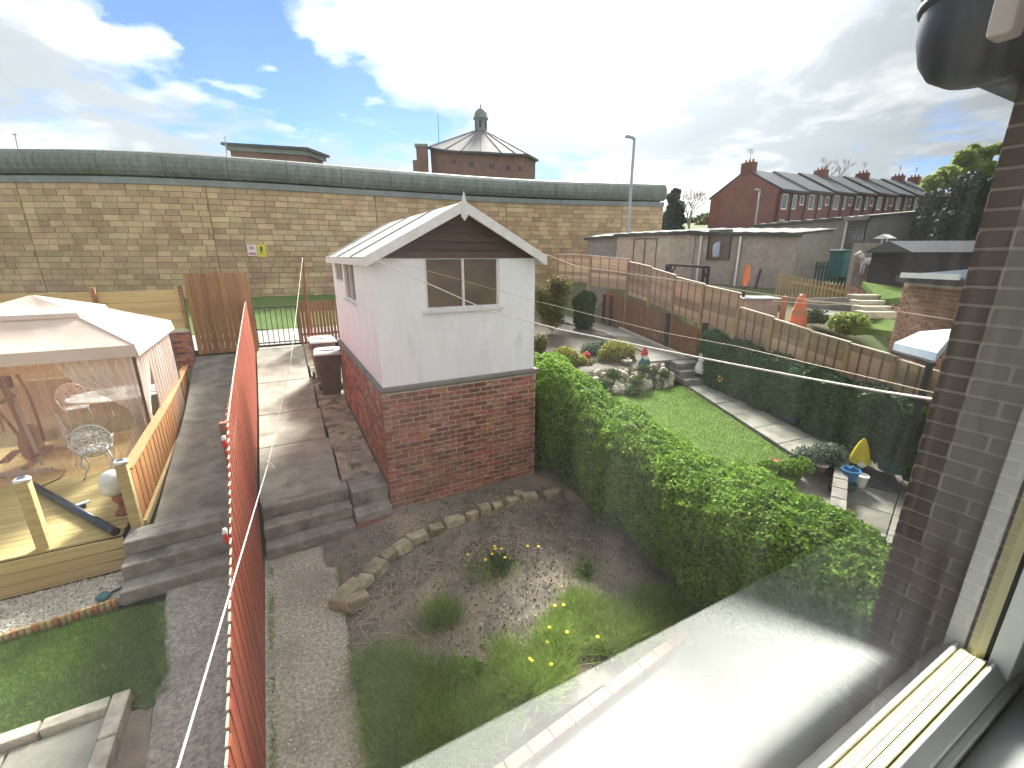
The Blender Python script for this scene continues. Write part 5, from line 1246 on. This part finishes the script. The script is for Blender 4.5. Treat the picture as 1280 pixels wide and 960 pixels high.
q=atd(1103,312,19.5); bt_=thing('bird_table','small white bird table beside the grey-brown picket fence','bird table',(q.x,q.y,q.z-.6)); MB().tube([q-Vector((0,0,.8)),q+Vector((0,0,.1))],.035,8).obj('table_post',whitep,bt_); MB().box(q+Vector((0,0,.12)),(.4,.35,.04)).obj('tray',whitep,bt_); MB().add([q+Vector((-.28,-.22,.35)),q+Vector((.28,-.22,.35)),q+Vector((.28,.22,.35)),q+Vector((-.28,.22,.35)),q+Vector((-.2,0,.48)),q+Vector((.2,0,.48))],[(0,1,5,4),(2,3,4,5),(0,4,3),(1,2,5),(0,3,2,1)]).obj('table_roof',whitep,bt_)
for s_ in(-1,1): MB().box(q+Vector((s_*.16,0,.24)),(.03,.03,.22)).obj('roof_post',whitep,bt_)
# brick outbuilding with blue-grey roof
bo=thing('brick_outbuilding','orange-brown brick outbuilding with a flat grey and blue roof at the right','outbuilding',atd(1165,400,12.5))
c0=atd(1131,352,12.6);c1=atd(1215,356,11.2); zt=c0.z; c0.z=c1.z=0; d=(c1-c0);L=d.length;d.normalize();n=Vector((-d.y,d.x,0)); n=n if n.dot(c0)>0 else -n; zb=.6
MB().add([Vector((*p.xy,z)) for z in(zb,zt) for p in(c0+n*.004,c1+n*.004,c1+n*2.4,c0+n*2.4)],[(3,2,1,0),(4,5,6,7),(0,1,5,4),(1,2,6,5),(2,3,7,6),(3,0,4,7)]).obj('wall_core',mortar,bo)
uob=unit('brick',brick_o,.04)
bricks(bo,uob,(c0.x,c0.y,zb+.3),d,-n,L,zt-zb-.32,.09,.215,.068,.012,300,stuffmat=brick_o)
MB().bar(c0-n*.1+Vector((0,0,zt+.06)),c1-n*.1+Vector((0,0,zt+.06)),.18,.12).obj('roof_edge',trim_k,bo)
r0=c0+Vector((0,0,zt+.14));r1=c1+Vector((0,0,zt+.14))
MB().add([r0-n*.1,r1-n*.1,r1+n*2.5+Vector((0,0,.25)),r0+n*2.5+Vector((0,0,.25)),r0-n*.1-Vector((0,0,.03)),r1-n*.1-Vector((0,0,.03)),r1+n*2.5+Vector((0,0,.2)),r0+n*2.5+Vector((0,0,.2))],[(0,1,2,3),(7,6,5,4),(0,4,5,1),(1,5,6,2),(2,6,7,3),(3,7,4,0)]).obj('roof',solar_m,bo)
MB().bar(r0-n*.22+d*.2+Vector((0,0,-.0)),r1-n*.22+Vector((0,0,.02)),.03,.10).obj('white_flashing',winwhite,bo)
# awning near
aw=thing('awning','blue-white sloping canopy with a dark post behind the right end of the fence','awning',atz(1160,430,2.4))
p1=atd(1118,428,10.2);p2=atd(1172,441,8.9);p3=atd(1198,410,9.8);p4=atd(1150,414,11.6)
MB().add([p1,p2,p3,p4]+[p-Vector((0,0,.14)) for p in(p1,p2,p3,p4)],[(0,1,2,3),(7,6,5,4),(0,4,5,1),(1,5,6,2),(2,6,7,3),(3,7,4,0)]).obj('canopy',whitecan,aw,bevel=.01)
pp=p2+Vector((.0,.05,-.15)); MB().bar(pp,Vector((pp.x,pp.y,.8)),.07).obj('post',black_m,aw); MB().bar(p1-Vector((0,0,.18)),p2-Vector((0,0,.18)),.05).obj('frame_bar',black_m,aw)
# ================================================================ TREES BEHIND
def tree(label,P_,h,blobs,n,size,m,trunk=.18,name='tree',bk=bark,limbs=7,shell=.3):
    P_=Vector(P_); t=thing(name,label,'tree',P_)
    tr_=[P_,P_+Vector((.03*h,0,h*.3)),P_+Vector((.0,.02*h,h*.6)),P_+Vector((.01*h,0,h*.85))]
    b=MB(); b.tube(tr_,[trunk,trunk*.75,trunk*.5,trunk*.12],8)
    for k in range(limbs):
        a=random.uniform(0,2*PI); z=h*random.uniform(.3,.65); o=P_+Vector((0,0,z)); l=h*random.uniform(.22,.38)
        b.tube([o,o+Vector((math.cos(a)*l*.5,math.sin(a)*l*.5,l*.35)),o+Vector((math.cos(a)*l,math.sin(a)*l,l*.8))],[trunk*.35,trunk*.22,trunk*.06],5)
    b.obj('trunk',bk,t)
    if n:
        C_=[(P_.x+a*h,P_.y+b_*h,P_.z+z*h) for a,b_,z,r in blobs]; Rr=[r*h for *_,r in blobs]; P,D=blobpts(n,C_,Rr,.9,shell); foliage('crown',P,D,size,m,t)
    return t
def baretree(label,P_,h,seed,depth=5,spread=.55,m=bark_p,r0=.02):
    rs=random.Random(seed); P_=Vector(P_); t=thing('bare_tree',label,'tree',P_); b=MB(); tb_=MB()
    def br(o,d,l,r,k):
        e=o+d*l; (tb_ if k==depth else b).tube([o,o.lerp(e,.5)+Vector((rs.uniform(-1,1),rs.uniform(-1,1),0))*l*.05,e],[r,r*.85,r*.7],5 if k>2 else 3,False)
        if k>0:
            for i in range(3 if k>1 else 4):
                nd=(d+Vector((rs.gauss(0,spread),rs.gauss(0,spread),rs.gauss(.12,.25)))).normalized(); br(e,nd,l*rs.uniform(.62,.85),r*.62,k-1)
    br(P_,Vector((0,0,1)),h*.26,h*r0,depth); tb_.obj('trunk',m,t); b.obj('branches',m,t); return t
q=atd(840,286,60); q.z=5.5; tree('dark evergreen beyond the end of the tall stone wall',q,6.5,[(0,0,.25,.22),(0,0,.45,.2),(.05,0,.62,.17),(-.05,0,.8,.12),(.02,0,.9,.08)],7000,.28,lf_con,.2,'evergreen_tree')
q=atd(861,288,55); q.z=5.2; baretree('pale leafless tree right of the dark evergreen',q,6.6,8,5,.42)
q=atd(1030,225,85); q.z=9; baretree('leafless tree showing above the terrace roof ridge',q,9.6,5,5,.5)
q=atd(885,285,75);q.z=6.5; tree('rounded greenish tree far behind the bare tree',q,4.5,[(0,0,.5,.3),(.3,0,.4,.25),(-.3,0,.4,.25)],2500,.25,lf_olive,.15)
q=atd(1190,275,75); c_=atd(1188,215,75)
tree('broad spring-green tree rising behind the terrace end at the right',q,c_.z-q.z+1,[(0,0,.88,.24),(-.36,.1,.72,.22),(.33,-.1,.85,.24),(.30,-.1,1.12,.15),(-.12,0,1.05,.17),(.48,-.2,1.2,.11),(-.60,.2,.62,.17),(.1,0,1.2,.1)],7500,.30,lf_spring,.35,shell=.15)
q=atd(1172,300,24); q.z=2.8; tree('dark broad conifer left of the taller dark conifer, behind the picket fence',q,4.1,[(0,0,.3,.26),(0,0,.55,.22),(.1,0,.7,.15),(-.1,.05,.75,.13)],15000,.09,lf_con,.14,'conifer_tree')
q=atd(1200,300,23); q.z=2.8; tree('tall dark conifer close to the brown brick wall',q,4.3,[(0,0,.3,.28),(0,0,.55,.22),(.0,0,.75,.16),(.05,.05,.85,.1)],15000,.09,lf_con,.14,'conifer_tree')
q=atd(1150,305,21); q.z=2.9; shrub('mixed green and yellowish shrub bank behind the picket fences',q,[(0,0,.5,.7),(-.8,.4,.4,.6),(.9,-.3,.5,.7),(1.8,-.8,.6,.7)],8000,.10,lf_olive)
q=atd(1120,300,22.5); q.z=2.9; shrub('yellow-green loose bush right of the gridded garage door',q,[(0,0,.5,.5),(.5,-.2,.4,.5)],3000,.10,lf_spring)
# parts of dark shed right
sq=atd(1180,318,17); dsd=thing('dark_shed','low black felt-roofed shed under the conifers','shed',(sq.x,sq.y,sq.z-1)); 
MB().box(sq-Vector((0,0,.6)),(2.6,1.6,1.3),-.55).obj('shed_body',darkpost,dsd); MB().add([sq+Matrix.Rotation(-.55,3,'Z')@Vector(v) for v in((-1.5,-.9,.05),(1.5,-.9,.05),(1.5,.9,.05),(-1.5,.9,.05),(-1.5,0,.35),(1.5,0,.35))],[(0,1,5,4),(2,3,4,5),(0,4,3),(1,2,5),(0,3,2,1)]).obj('shed_roof',slate,dsd)

# ================================================================ TERRACE OF HOUSES
tr0=atd(972,260,54); tr0.z=0; tr1=atd(1180,260,88); tr1.z=0
d=(tr1-tr0); LT=d.length; d.normalize(); n=Vector((-d.y,d.x,0)); 
if n.dot(tr0)<0: n=-n
NH=8; wh=LT/NH; rot=math.atan2(d.y,d.x)
def eavez(s):   # along the row
    x0=tr0+d*s; dist=math.hypot(x0.x,x0.y); return None
hl=['end house of the red brick terrace, nearest, with its tall blank gable','second red brick terraced house from the gable end','third red brick terraced house from the gable end','fourth red brick terraced house from the gable end','fifth red brick terraced house from the gable end','sixth red brick terraced house from the gable end','seventh red brick terraced house, partly behind trees','farthest red brick terraced house at the right end']
HD=8.0
for i in range(NH):
    A_=tr0+d*(wh*i); ez_=10.3+.20*i; base=5.6+.15*i; t=thing('terraced_house',hl[i],'house',(A_.x,A_.y,base),'red brick terraced houses on the hill')
    holes=[(.5,1.5,ez_-1.75,ez_-.3),(2.3,3.0,ez_-1.65,ez_-.3),(wh-1.1,wh-.4,ez_-1.2,ez_-.3),(.6,1.5,ez_-4.0,ez_-2.7),(2.4,3.3,ez_-4.0,ez_-2.7)]
    if wh<4: holes=holes[:1]+holes[3:4]
    wallpanel(t,A_,d,-n,wh,base-1,ez_,holes,houseb,.25)
    for h_ in holes:
        window(t,A_+d*h_[0]+Vector((0,0,h_[2]))+n*.02,d,-n,h_[1]-h_[0],h_[3]-h_[2],1 if h_[1]-h_[0]>1 else 0,winwhite,winglass,.11,True)
    B_=A_+d*wh; bk=n*HD
    if i==0:
        g=A_; rdg=A_+n*HD/2
        MB().extr([g+Vector((0,0,base-1)),g+bk+Vector((0,0,base-1)),g+bk+Vector((0,0,ez_)),rdg+Vector((0,0,ez_+2.3)),g+Vector((0,0,ez_))],d*.25).obj('gable_wall',houseb,t)
    MB().extr([B_-d*.2+Vector((0,0,ez_-1)),B_-d*.2+bk+Vector((0,0,ez_-1)),B_-d*.2+bk+Vector((0,0,ez_)),B_-d*.2+n*HD/2+Vector((0,0,ez_+2.3)),B_-d*.2+Vector((0,0,ez_))],d*.19).obj('gable_wall',houseb,t)
    MB().extr([A_-n*.25+Vector((0,0,ez_-.08)),A_+n*HD/2+Vector((0,0,ez_+2.35)),A_+n*(HD+.25)+Vector((0,0,ez_-.08)),A_+n*(HD+.25)+Vector((0,0,ez_+.08)),A_+n*HD/2+Vector((0,0,ez_+2.5)),A_-n*.25+Vector((0,0,ez_+.08))],d*(wh-.02)).obj('roof',slate,t)
    if i%2==0: MB().bar(B_-d*.05-n*.28+Vector((0,0,ez_+.14)),B_-d*.05+n*HD/2+Vector((0,0,ez_+2.58)),.16,.12).obj('roof_verge',coping_b,t)
    MB().bar(A_-n*.3+Vector((0,0,ez_-.12)),B_-n*.3+Vector((0,0,ez_-.12)),.12,.12).obj('gutter',trim_k,t)
    q=A_+d*(wh-.3)-n*.12; MB().tube([q+Vector((0,0,base)),q+Vector((0,0,ez_-.1))],.07,6).obj('downpipe',trim_k,t)
    q=A_+d*2.0-n*.12; MB().tube([q+Vector((0,0,base)),q+Vector((0,0,ez_-.1))],.07,6).obj('downpipe',trim_k,t)
    cq_=(A_ if i==0 else B_)+n*HD/2+d*(.35 if i==0 else -.3)
    if i%2==1 and i<7: continue
    cs=MB().box(cq_+Vector((0,0,ez_+2.5)),(.8,1.3,1.2),rot).obj('chimney',houseb,t)
    for s_ in(-.4,0,.4): MB().lathe(cq_+n*s_+Vector((0,0,ez_+3.1)),[(.12,0),(.09,.32)],8).obj('chimney_pot',terra,cs)
    MB().tube([cq_+Vector((0,0,ez_+3)),cq_+Vector((0,0,ez_+4.4))],.03,5).obj('aerial_mast',steel,cs)
    for k in range(4): MB().bar(cq_+d*(-.5)+Vector((0,0,ez_+4.0+.12*k)),cq_+d*.5+Vector((0,0,ez_+4.0+.12*k)),.03).obj('aerial_rod',steel,cs)
# light-coloured lamps
def lamp(P_,zt,label,r=.06,arm=.9,dirn=(1,0)):
    P_=Vector(P_); t=thing('street_lamp',label,'street lamp',P_); top=Vector((P_.x,P_.y,zt))
    MB().tube([P_,Vector((P_.x,P_.y,(P_.z+zt)/2)),top],[r*1.3,r,r*.8],10).obj('column',steel,t,smooth=True)
    a_=Vector((dirn[0],dirn[1],0)); MB().tube([top-Vector((0,0,.05)),top+a_*arm*.5+Vector((0,0,.05))],r*.6,8).obj('bracket',steel,t)
    c=top+a_*arm*.55+Vector((0,0,.06)); MB().add([c+Vector(v) for v in((-.28,-.12,-.05),(.28,-.10,-.05),(.28,.10,-.05),(-.28,.12,-.05),(-.24,-.08,.07),(.20,-.06,.04),(.20,.06,.04),(-.24,.08,.07))],[(3,2,1,0),(4,5,6,7),(0,1,5,4),(1,2,6,5),(2,3,7,6),(3,0,4,7)]).obj('lantern',steel,t,bevel=.02)
q=atd(793,173,25.5); lamp((q.x,q.y,1.6),q.z,'tall grey street lamp in front of the right end of the stone wall',.085,.5,(-.8,.3))
q=atd(950,238,44); lamp((q.x,q.y,5),q.z,'slim street lamp standing in front of the blank brick gable',.07,.5,(-.7,.3))
q=atd(907,243,64); lamp((q.x,q.y,6),q.z,'distant thin lamp post left of the terrace gable',.07,.5,(-.7,.3))
# far ridge and far houses
rg=[];
for i in range(24):
    p=atd(830+i*5,279+ (2.0*math.sin(i*.9)) - (0 if i<6 else min(6,(i-6)*1.0)),240); rg.append(p)
b=MB(); k=len(rg); b.add(rg+[Vector((p.x,p.y,0)) for p in rg]+[Vector((p.x*1.3,p.y*1.3,0)) for p in rg],[(i,i+1,k+i+1,k+i) for i in range(k-1)]+[(i+1,i,2*k+i,2*k+i+1) for i in range(k-1)]); struct(b.obj('far_ridge',hillm))
n_=5000; ix=RNG.integers(0,k-1,n_); u=RNG.uniform(0,1,n_); R1=np.array([tuple(p) for p in rg]); P=R1[ix]*(1-u)[:,None]+R1[ix+1]*u[:,None]+RNG.normal(0,1,(n_,3))*np.array([2,2,.9]); stuff(tag(foliage('far_woodland',P,np.tile([0,0,1.],(n_,1)),1.3,lf_dark),'far dark line of trees on the distant hill','woodland'))

# ================================================================ PRISON BUILDINGS BEHIND THE WALL
pb=thing('chapel_building','big hip-roofed brick building with cupola rising behind the stone wall','building',atd(600,215,62))
DD=62
def pd(x,y,D=DD): return atd(x,y,D)
c=pd(601,150); ca=math.atan2(c.x,c.y); hx=Vector((math.cos(-ca),math.sin(-ca),0)); fwd=Vector((math.sin(ca),math.cos(ca),0))
def B3(dx,dy,z): return Vector((c.x,c.y,0))+hx*dx+fwd*dy+Vector((0,0,z))
K_=.1054; apz=pd(601,147).z; lowz=pd(600,215).z-5
ev=[(-63,0,183),(-44,-1.5,187),(-25,-3.4,189),(0,-4.2,190),(25,-4.0,191.5),(42,-3.0,192),(55,-1.5,192),(68,1.5,199)]
E_=[B3(a*K_*(1+b_/62),b_,pd(601+a,y,62+b_).z) for a,b_,y in ev]
bk1=B3(68*K_,13,E_[-1].z); bk0=B3(-63*K_,13,E_[0].z); ap=B3(0,5,apz); ap2=B3(0,9,apz)
ring=E_+[bk1,bk0]; nr=len(ring)
for k in range(nr):
    a_,c_=ring[k],ring[(k+1)%nr]
    top=[ap2,ap2] if k in(len(E_),) else ([ap,ap2] if k==nr-1 else ([ap2,ap] if k==len(E_)-1 else [ap]))
    f_=[a_,c_]+([ap] if len(top)==1 else ([ap2] if top[0]==top[1] else ([ap,ap2] if k==nr-1 else [ap2,ap])))
    MB().add(f_,[tuple(range(len(f_)))]).obj('roof_facet',slate_b,pb)
    if k<len(E_)-1: MB().bar(a_+Vector((0,0,-.1)),c_+Vector((0,0,-.1)),.35,.25).obj('eaves_gutter',slate,pb)
    if k<len(E_):
        for u in (0,): p=a_.lerp(c_,u); MB().bar(p+Vector((0,0,.05)),ap.lerp(p,.03 if u==0 else .25)+Vector((0,0,.05)),.08,.08).obj('roof_rib',slate_b,pb)
cen=B3(0,5,0); rin=[cen+(Vector((p.x,p.y,0))-cen)*.965+Vector((0,0,p.z-.15)) for p in ring]
MB().add([Vector((p.x,p.y,lowz)) for p in rin]+rin,[(k,(k+1)%nr,nr+(k+1)%nr,nr+k) for k in range(nr)]).obj('wall',prisonb,pb)
for k in range(1,6):
    a_,c_=rin[k],rin[k+1]; m_=(a_+c_)/2; dd_=(c_-a_); MB().box((m_.x,m_.y,a_.z-1.3),(.6,.10,.5),math.atan2(dd_.y,dd_.x)).obj('louvre_window',slate,pb)
cu=B3(0,5,apz-.9); cup=MB().lathe(cu,[(.85,0),(.78,1.9),(1.0,2.0),(1.02,2.2),(.92,2.3),(.80,2.8),(.45,3.2),(.1,3.4),(.05,3.8)],12).obj('cupola',coping_b,pb)
for k in range(6):
    a=2*PI*k/6; MB().box(cu+Vector((math.cos(a)*.80,math.sin(a)*.80,1.3)),(.06,.34,.9),a).obj('louvre',slate,cup)
q=B3(-70*K_,-.5,0); zt_=pd(531,185).z; MB().box(q+Vector((0,0,(zt_+lowz)/2)),(1.3,1.2,zt_-lowz),-ca).obj('corner_pier',prisonb,pb); MB().box(q+Vector((0,0,zt_+.15)),(1.6,1.5,.3),-ca).obj('pier_cap',coping_b,pb)
MB().box(B3(-76*K_,-.5,pd(525,204).z-1.5),(1.0,1.6,3.4),-ca).obj('side_block',prisonb,pb)
q=pd(550,140); MB().tube([B3(-51*K_,1,E_[0].z-1),Vector((*B3(-51*K_,1,0).xy,q.z))],.05,5).obj('aerial_mast',steel,pb)
b2=thing('flat_roofed_building','flat-roofed red and pale block showing over the stone wall at left','building',atd(335,190,55))
e0=atd(288,190,55);e1=atd(384,194,50); e0z=atd(288,179,55).z; e1z=atd(384,186,50).z; dd=(e1-e0); dd.z=0; Lr=dd.length; dd.normalize(); nn=Vector((-dd.y,dd.x,0)); 
if nn.dot(e0)<0: nn=-nn
def slabz2(za,zb,o,th,m,name):
    A_=Vector((e0.x,e0.y,za))-dd*o-nn*o;B_=Vector((e1.x,e1.y,zb))+dd*o-nn*o
    MB().add([A_,B_,B_+nn*(2.5+2*o),A_+nn*(2.5+2*o)]+[p-Vector((0,0,th)) for p in(A_,B_,B_+nn*(2.5+2*o),A_+nn*(2.5+2*o))],[(0,1,2,3),(7,6,5,4),(0,4,5,1),(1,5,6,2),(2,6,7,3),(3,7,4,0)]).obj(name,m,b2)
slabz2(e0z-.65,e1z-.65,0,6,prisonb,'wall'); slabz2(e0z-.25,e1z-.25,.25,.38,coping_b,'parapet_band'); slabz2(e0z,e1z,.5,.24,slate,'roof_slab')
MB().tube([atd(281,192,50)-Vector((0,0,2)),atd(281,170,50)],.04,5).obj('aerial_mast',steel,b2)
am=thing('aerial','thin metal aerial sticking up over the left end of the wall','aerial',atd(19,190,40)); MB().tube([atd(20,192,40)-Vector((0,0,3)),atd(18,166,40)],.04,5).obj('mast',steel,am); MB().bar(atd(15,168,40),atd(22,168,40),.04).obj('cross_rod',steel,am)

# ================================================================ WASHING LINES
def line(name,label,pts,r,m,sagv=0,knots=()):
    t=thing(name,label,'washing line',pts[0]); P_=[]
    for a_,c_ in zip(pts,pts[1:]):
        for k in range(12): u=k/12; P_.append(Vector(a_).lerp(Vector(c_),u)-Vector((0,0,sagv*4*u*(1-u))))
    P_.append(Vector(pts[-1])); MB().tube(P_,r,6).obj('rope',m,t,smooth=True)
    for kn in knots:
        kn=Vector(kn); MB().rock(kn,(.035,.035,.06)).obj('knot',m,t)
        for s_ in(-1,1): MB().tube([kn,kn+Vector((s_*.03,.02,-.01)),kn+Vector((s_*.055,.0,-.06))],.005,5).obj('loose_end',m,t)
def alongY(x,y,Y): return aty(x,y,Y)
kA=aty(335,580,5.0); kB=aty(363,455,9.0)
line('washing_line','white rope washing line from the slim pole down past the red fence',[(.86,14.45,3.95),kB,kA,aty(222,960,1.5),aty(222,960,1.5)+Vector((-.35,-1.3,.25))],.0048,ropew,0,(kA,kB))
c0_=Vector((SX0+.02,SY0-.15,3.92))
e=Vector((2.60,*atx(1205,505,2.6)[1:]))
line('washing_line','thick white washing line sagging from the shed corner to the brick wall',[c0_,atd(610,388,6.3),atd(700,412,6.0),atd(800,432,5.4),atd(900,452,4.8),atd(1000,471,4.2),atd(1100,489,3.6),atd(1205,505,2.85)],.0085,ropew)
line('washing_line','thin pale line from the shed corner slanting across the shed window',[c0_+Vector((.05,0,.03)),atd(669,376,6.3),atd(830,416,5.6),atd(922,433,5.0),atd(1205,500,2.85)],.003,rope_t)
line('washing_line','thin tan line strung along the neighbouring gardens beyond the fence',[atd(682,318,16),atd(721,333,15),atd(838,349,13.5),atd(966,369,12.6),atd(1126,390,11.6),atd(1205,402,11)],.010,rope_t)
line('washing_line','second thin tan line just above the far garden wall',[atd(966,376,13),atd(1030,381,12.6),atd(1075,380,12.4)],.009,rope_t)

# ================================================================ BROWN BRICK WALL AND PIPE AT RIGHT
bwt=thing('brick_wall','dark brown brick side wall of the next extension at the far right','wall',(2.7,.5,2))
WX=2.64; WY=.80
MB().box((WX+.6,WY/2+.02-.2,2.35),(1.19,WY+.38,4.9)).obj('wall_core',mortar_k,bwt)
ukb=unit('brick',brick_k,.04)
bricks(bwt,ukb,(WX,WY+.008,-.1),(0,-1,0),(-1,0,0),1.15,4.9,.10,.213,.063,.014,300,stuffmat=brick_k,jit=.003)
bricks(bwt,ukb,(WX+1.2,WY,-.1),(-1,0,0),(0,1,0),1.2,4.9,.05,.215,.065,.012,0,name='end_brick',stuffmat=brick_k,jit=.001)
sp_=thing('soil_pipe','fat black plastic pipe bend at the top of the brown brick wall','pipe',(2.3,.9,4.7))
pcx,pcy=2.335,.83
MB().lathe((pcx,pcy,4.545),[(.02,.0),(.09,.012),(.145,.045),(.18,.10),(.197,.17),(.20,.24),(.20,1.2)],28).obj('pipe_bend',black_p,sp_,smooth=True)
for z in(4.80,4.86,4.93): MB().lathe((pcx,pcy,z),[(.203,0),(.213,.010),(.213,.028),(.203,.04)],28).obj('collar',black_p,sp_,smooth=True)
MB().tube([(pcx,pcy,4.755),(pcx+.25,pcy,4.755),(pcx+.9,pcy,4.755)],.175,24).obj('pipe_stub',black_p,sp_,smooth=True)
gb_=thing('wall_box','pale grey plastic box fixed beside the black pipe bend','box',(2.5,.7,4.95)); q=aty(1264,8,.56); MB().box(q,(.07,.05,.13)).obj('box_body',greyp,gb_,bevel=.01)

# ================================================================ THE HOUSE WE LOOK OUT OF: room, sill, window
GY=.12; SZ=H-.50; JX=.75
house=thing('own_house','white-painted room corner and rear wall of the house behind the window','house',(0,-1,0))
MB().box((-3.6,.05,2.9),(5.2,.13,6.2)).obj('rear_wall',brick_k,house); MB().box((2.14,.05,2.9),(1.9,.13,6.2)).obj('rear_wall',brick_k,house)
MB().box((.09,.05,1.4),(2.17,.13,3.6)).obj('rear_wall',brick_k,house); MB().box((.09,.05,5.35),(2.17,.13,1.5)).obj('rear_wall',brick_k,house)
MB().box((.2,-2.0,2.3),(5,3.9,.1)).obj('room_floor',slate,house); MB().box((.2,-2.0,5.2),(5,3.9,.1)).obj('ceiling',room_m,house)
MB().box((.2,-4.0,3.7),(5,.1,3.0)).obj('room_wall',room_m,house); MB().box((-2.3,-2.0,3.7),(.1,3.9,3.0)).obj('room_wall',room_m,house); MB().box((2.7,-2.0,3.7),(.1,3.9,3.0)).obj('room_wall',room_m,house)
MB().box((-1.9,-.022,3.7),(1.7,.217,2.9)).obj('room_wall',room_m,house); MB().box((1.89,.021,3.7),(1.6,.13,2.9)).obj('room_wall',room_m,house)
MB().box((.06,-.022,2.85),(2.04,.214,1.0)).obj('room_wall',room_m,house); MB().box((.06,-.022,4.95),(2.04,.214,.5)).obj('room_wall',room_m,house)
MB().box((1.085,.026,H+.05),(.012,.146,1.3)).obj('reveal',plaster,house)
ws=thing('window_sill','white painted inner window sill at the bottom right corner','sill',(.3,0,SZ))
MB().box((.04,-.025,SZ-.062),(2.07,.215,.03)).obj('sill_board',plaster,ws,bevel=.004)
wf=thing('window_frame','white plastic double-glazed window frame with a cream bead at the lower right','window',(.3,GY,SZ))
def rail(name,prof,x0,x1,m,bv=.0012): MB().extr([(x0,y,SZ+z) for y,z in prof],(x1-x0,0,0)).obj(name,m,wf,bevel=bv)
rail('gasket',[(.1205,-.03),(.1205,-.004),(.1175,-.002),(.1175,-.03)],-.8,JX-.002,bead_m,0)
rail('glazing_bead',[(.117,-.04),(.117,-.003),(.112,.000),(.1075,.001),(.107,-.04)],-.8,JX-.001,bead_m)
rail('bead_lip',[(.1065,-.04),(.1065,-.002),(.1045,-.0015),(.1045,-.04)],-.8,JX+.001,bead_m,.0005)
rail('bottom_rail',[(.104,-.06),(.104,.000),(.1005,.001),(.0885,-.016),(.0885,-.06)],-.9,JX+.004,upvc)
rail('lower_rail',[(.1,-.07),(.1,-.024),(.087,-.024),(.081,-.030),(.081,-.07)],-.9,1.075,upvc)
MB().box((.6,.05,SZ-.12),(3.0,.13,.10)).obj('outer_rail',upvc,wf)
MB().extr([(JX,.120,H-.52),(JX+.003,.112,H-.52),(JX+.02,.112,H-.52),(JX+.02,.120,H-.52)],(0,0,1.05)).obj('glazing_bead',bead_m,wf)
MB().extr([(JX+.0035,.1118,H-.52),(JX+.005,.1085,H-.52),(JX+.02,.1085,H-.52),(JX+.02,.1118,H-.52)],(0,0,1.05)).obj('gasket',black_m,wf)
MB().extr([(JX+.005,.108,H-.52),(JX+.010,.088,H-.52),(JX+.06,.084,H-.52),(JX+.06,.108,H-.52)],(0,0,1.05)).obj('jamb',upvc,wf,bevel=.001)
MB().box((JX+.20,.094,H),(.27,.022,1.04)).obj('side_panel',upvc,wf,bevel=.003)
MB().box((-.85,GY-.01,H),(.10,.06,1.1)).obj('jamb',upvc,wf,bevel=.004); MB().box((.09,GY-.01,H+.585),(2.0,.06,.09)).obj('top_rail',upvc,wf,bevel=.004)
b=MB(); b.add([(-.8,GY,SZ),(JX,GY,SZ),(JX,GY,H+.54),(-.8,GY,H+.54)],[(0,1,2,3)]); b.obj('pane',pane_m,wf)
wh_=thing('window_handle','small brass window handle fixed on the white frame at the right edge','handle',(.7,.08,H))
MB().bar((JX-.035,GY-.035,H-.045),(JX-.035,GY-.035,H+.09),.012).obj('lever',brass,wh_,bevel=.003); MB().box((JX-.012,GY-.033,H-.03),(.03,.02,.03)).obj('fixing',brass,wh_,bevel=.003)
# cycles settings kept light
S.cycles.max_bounces=8; S.cycles.transparent_max_bounces=24; S.cycles.diffuse_bounces=3; S.cycles.glossy_bounces=3
print('objects',len(bpy.data.objects))
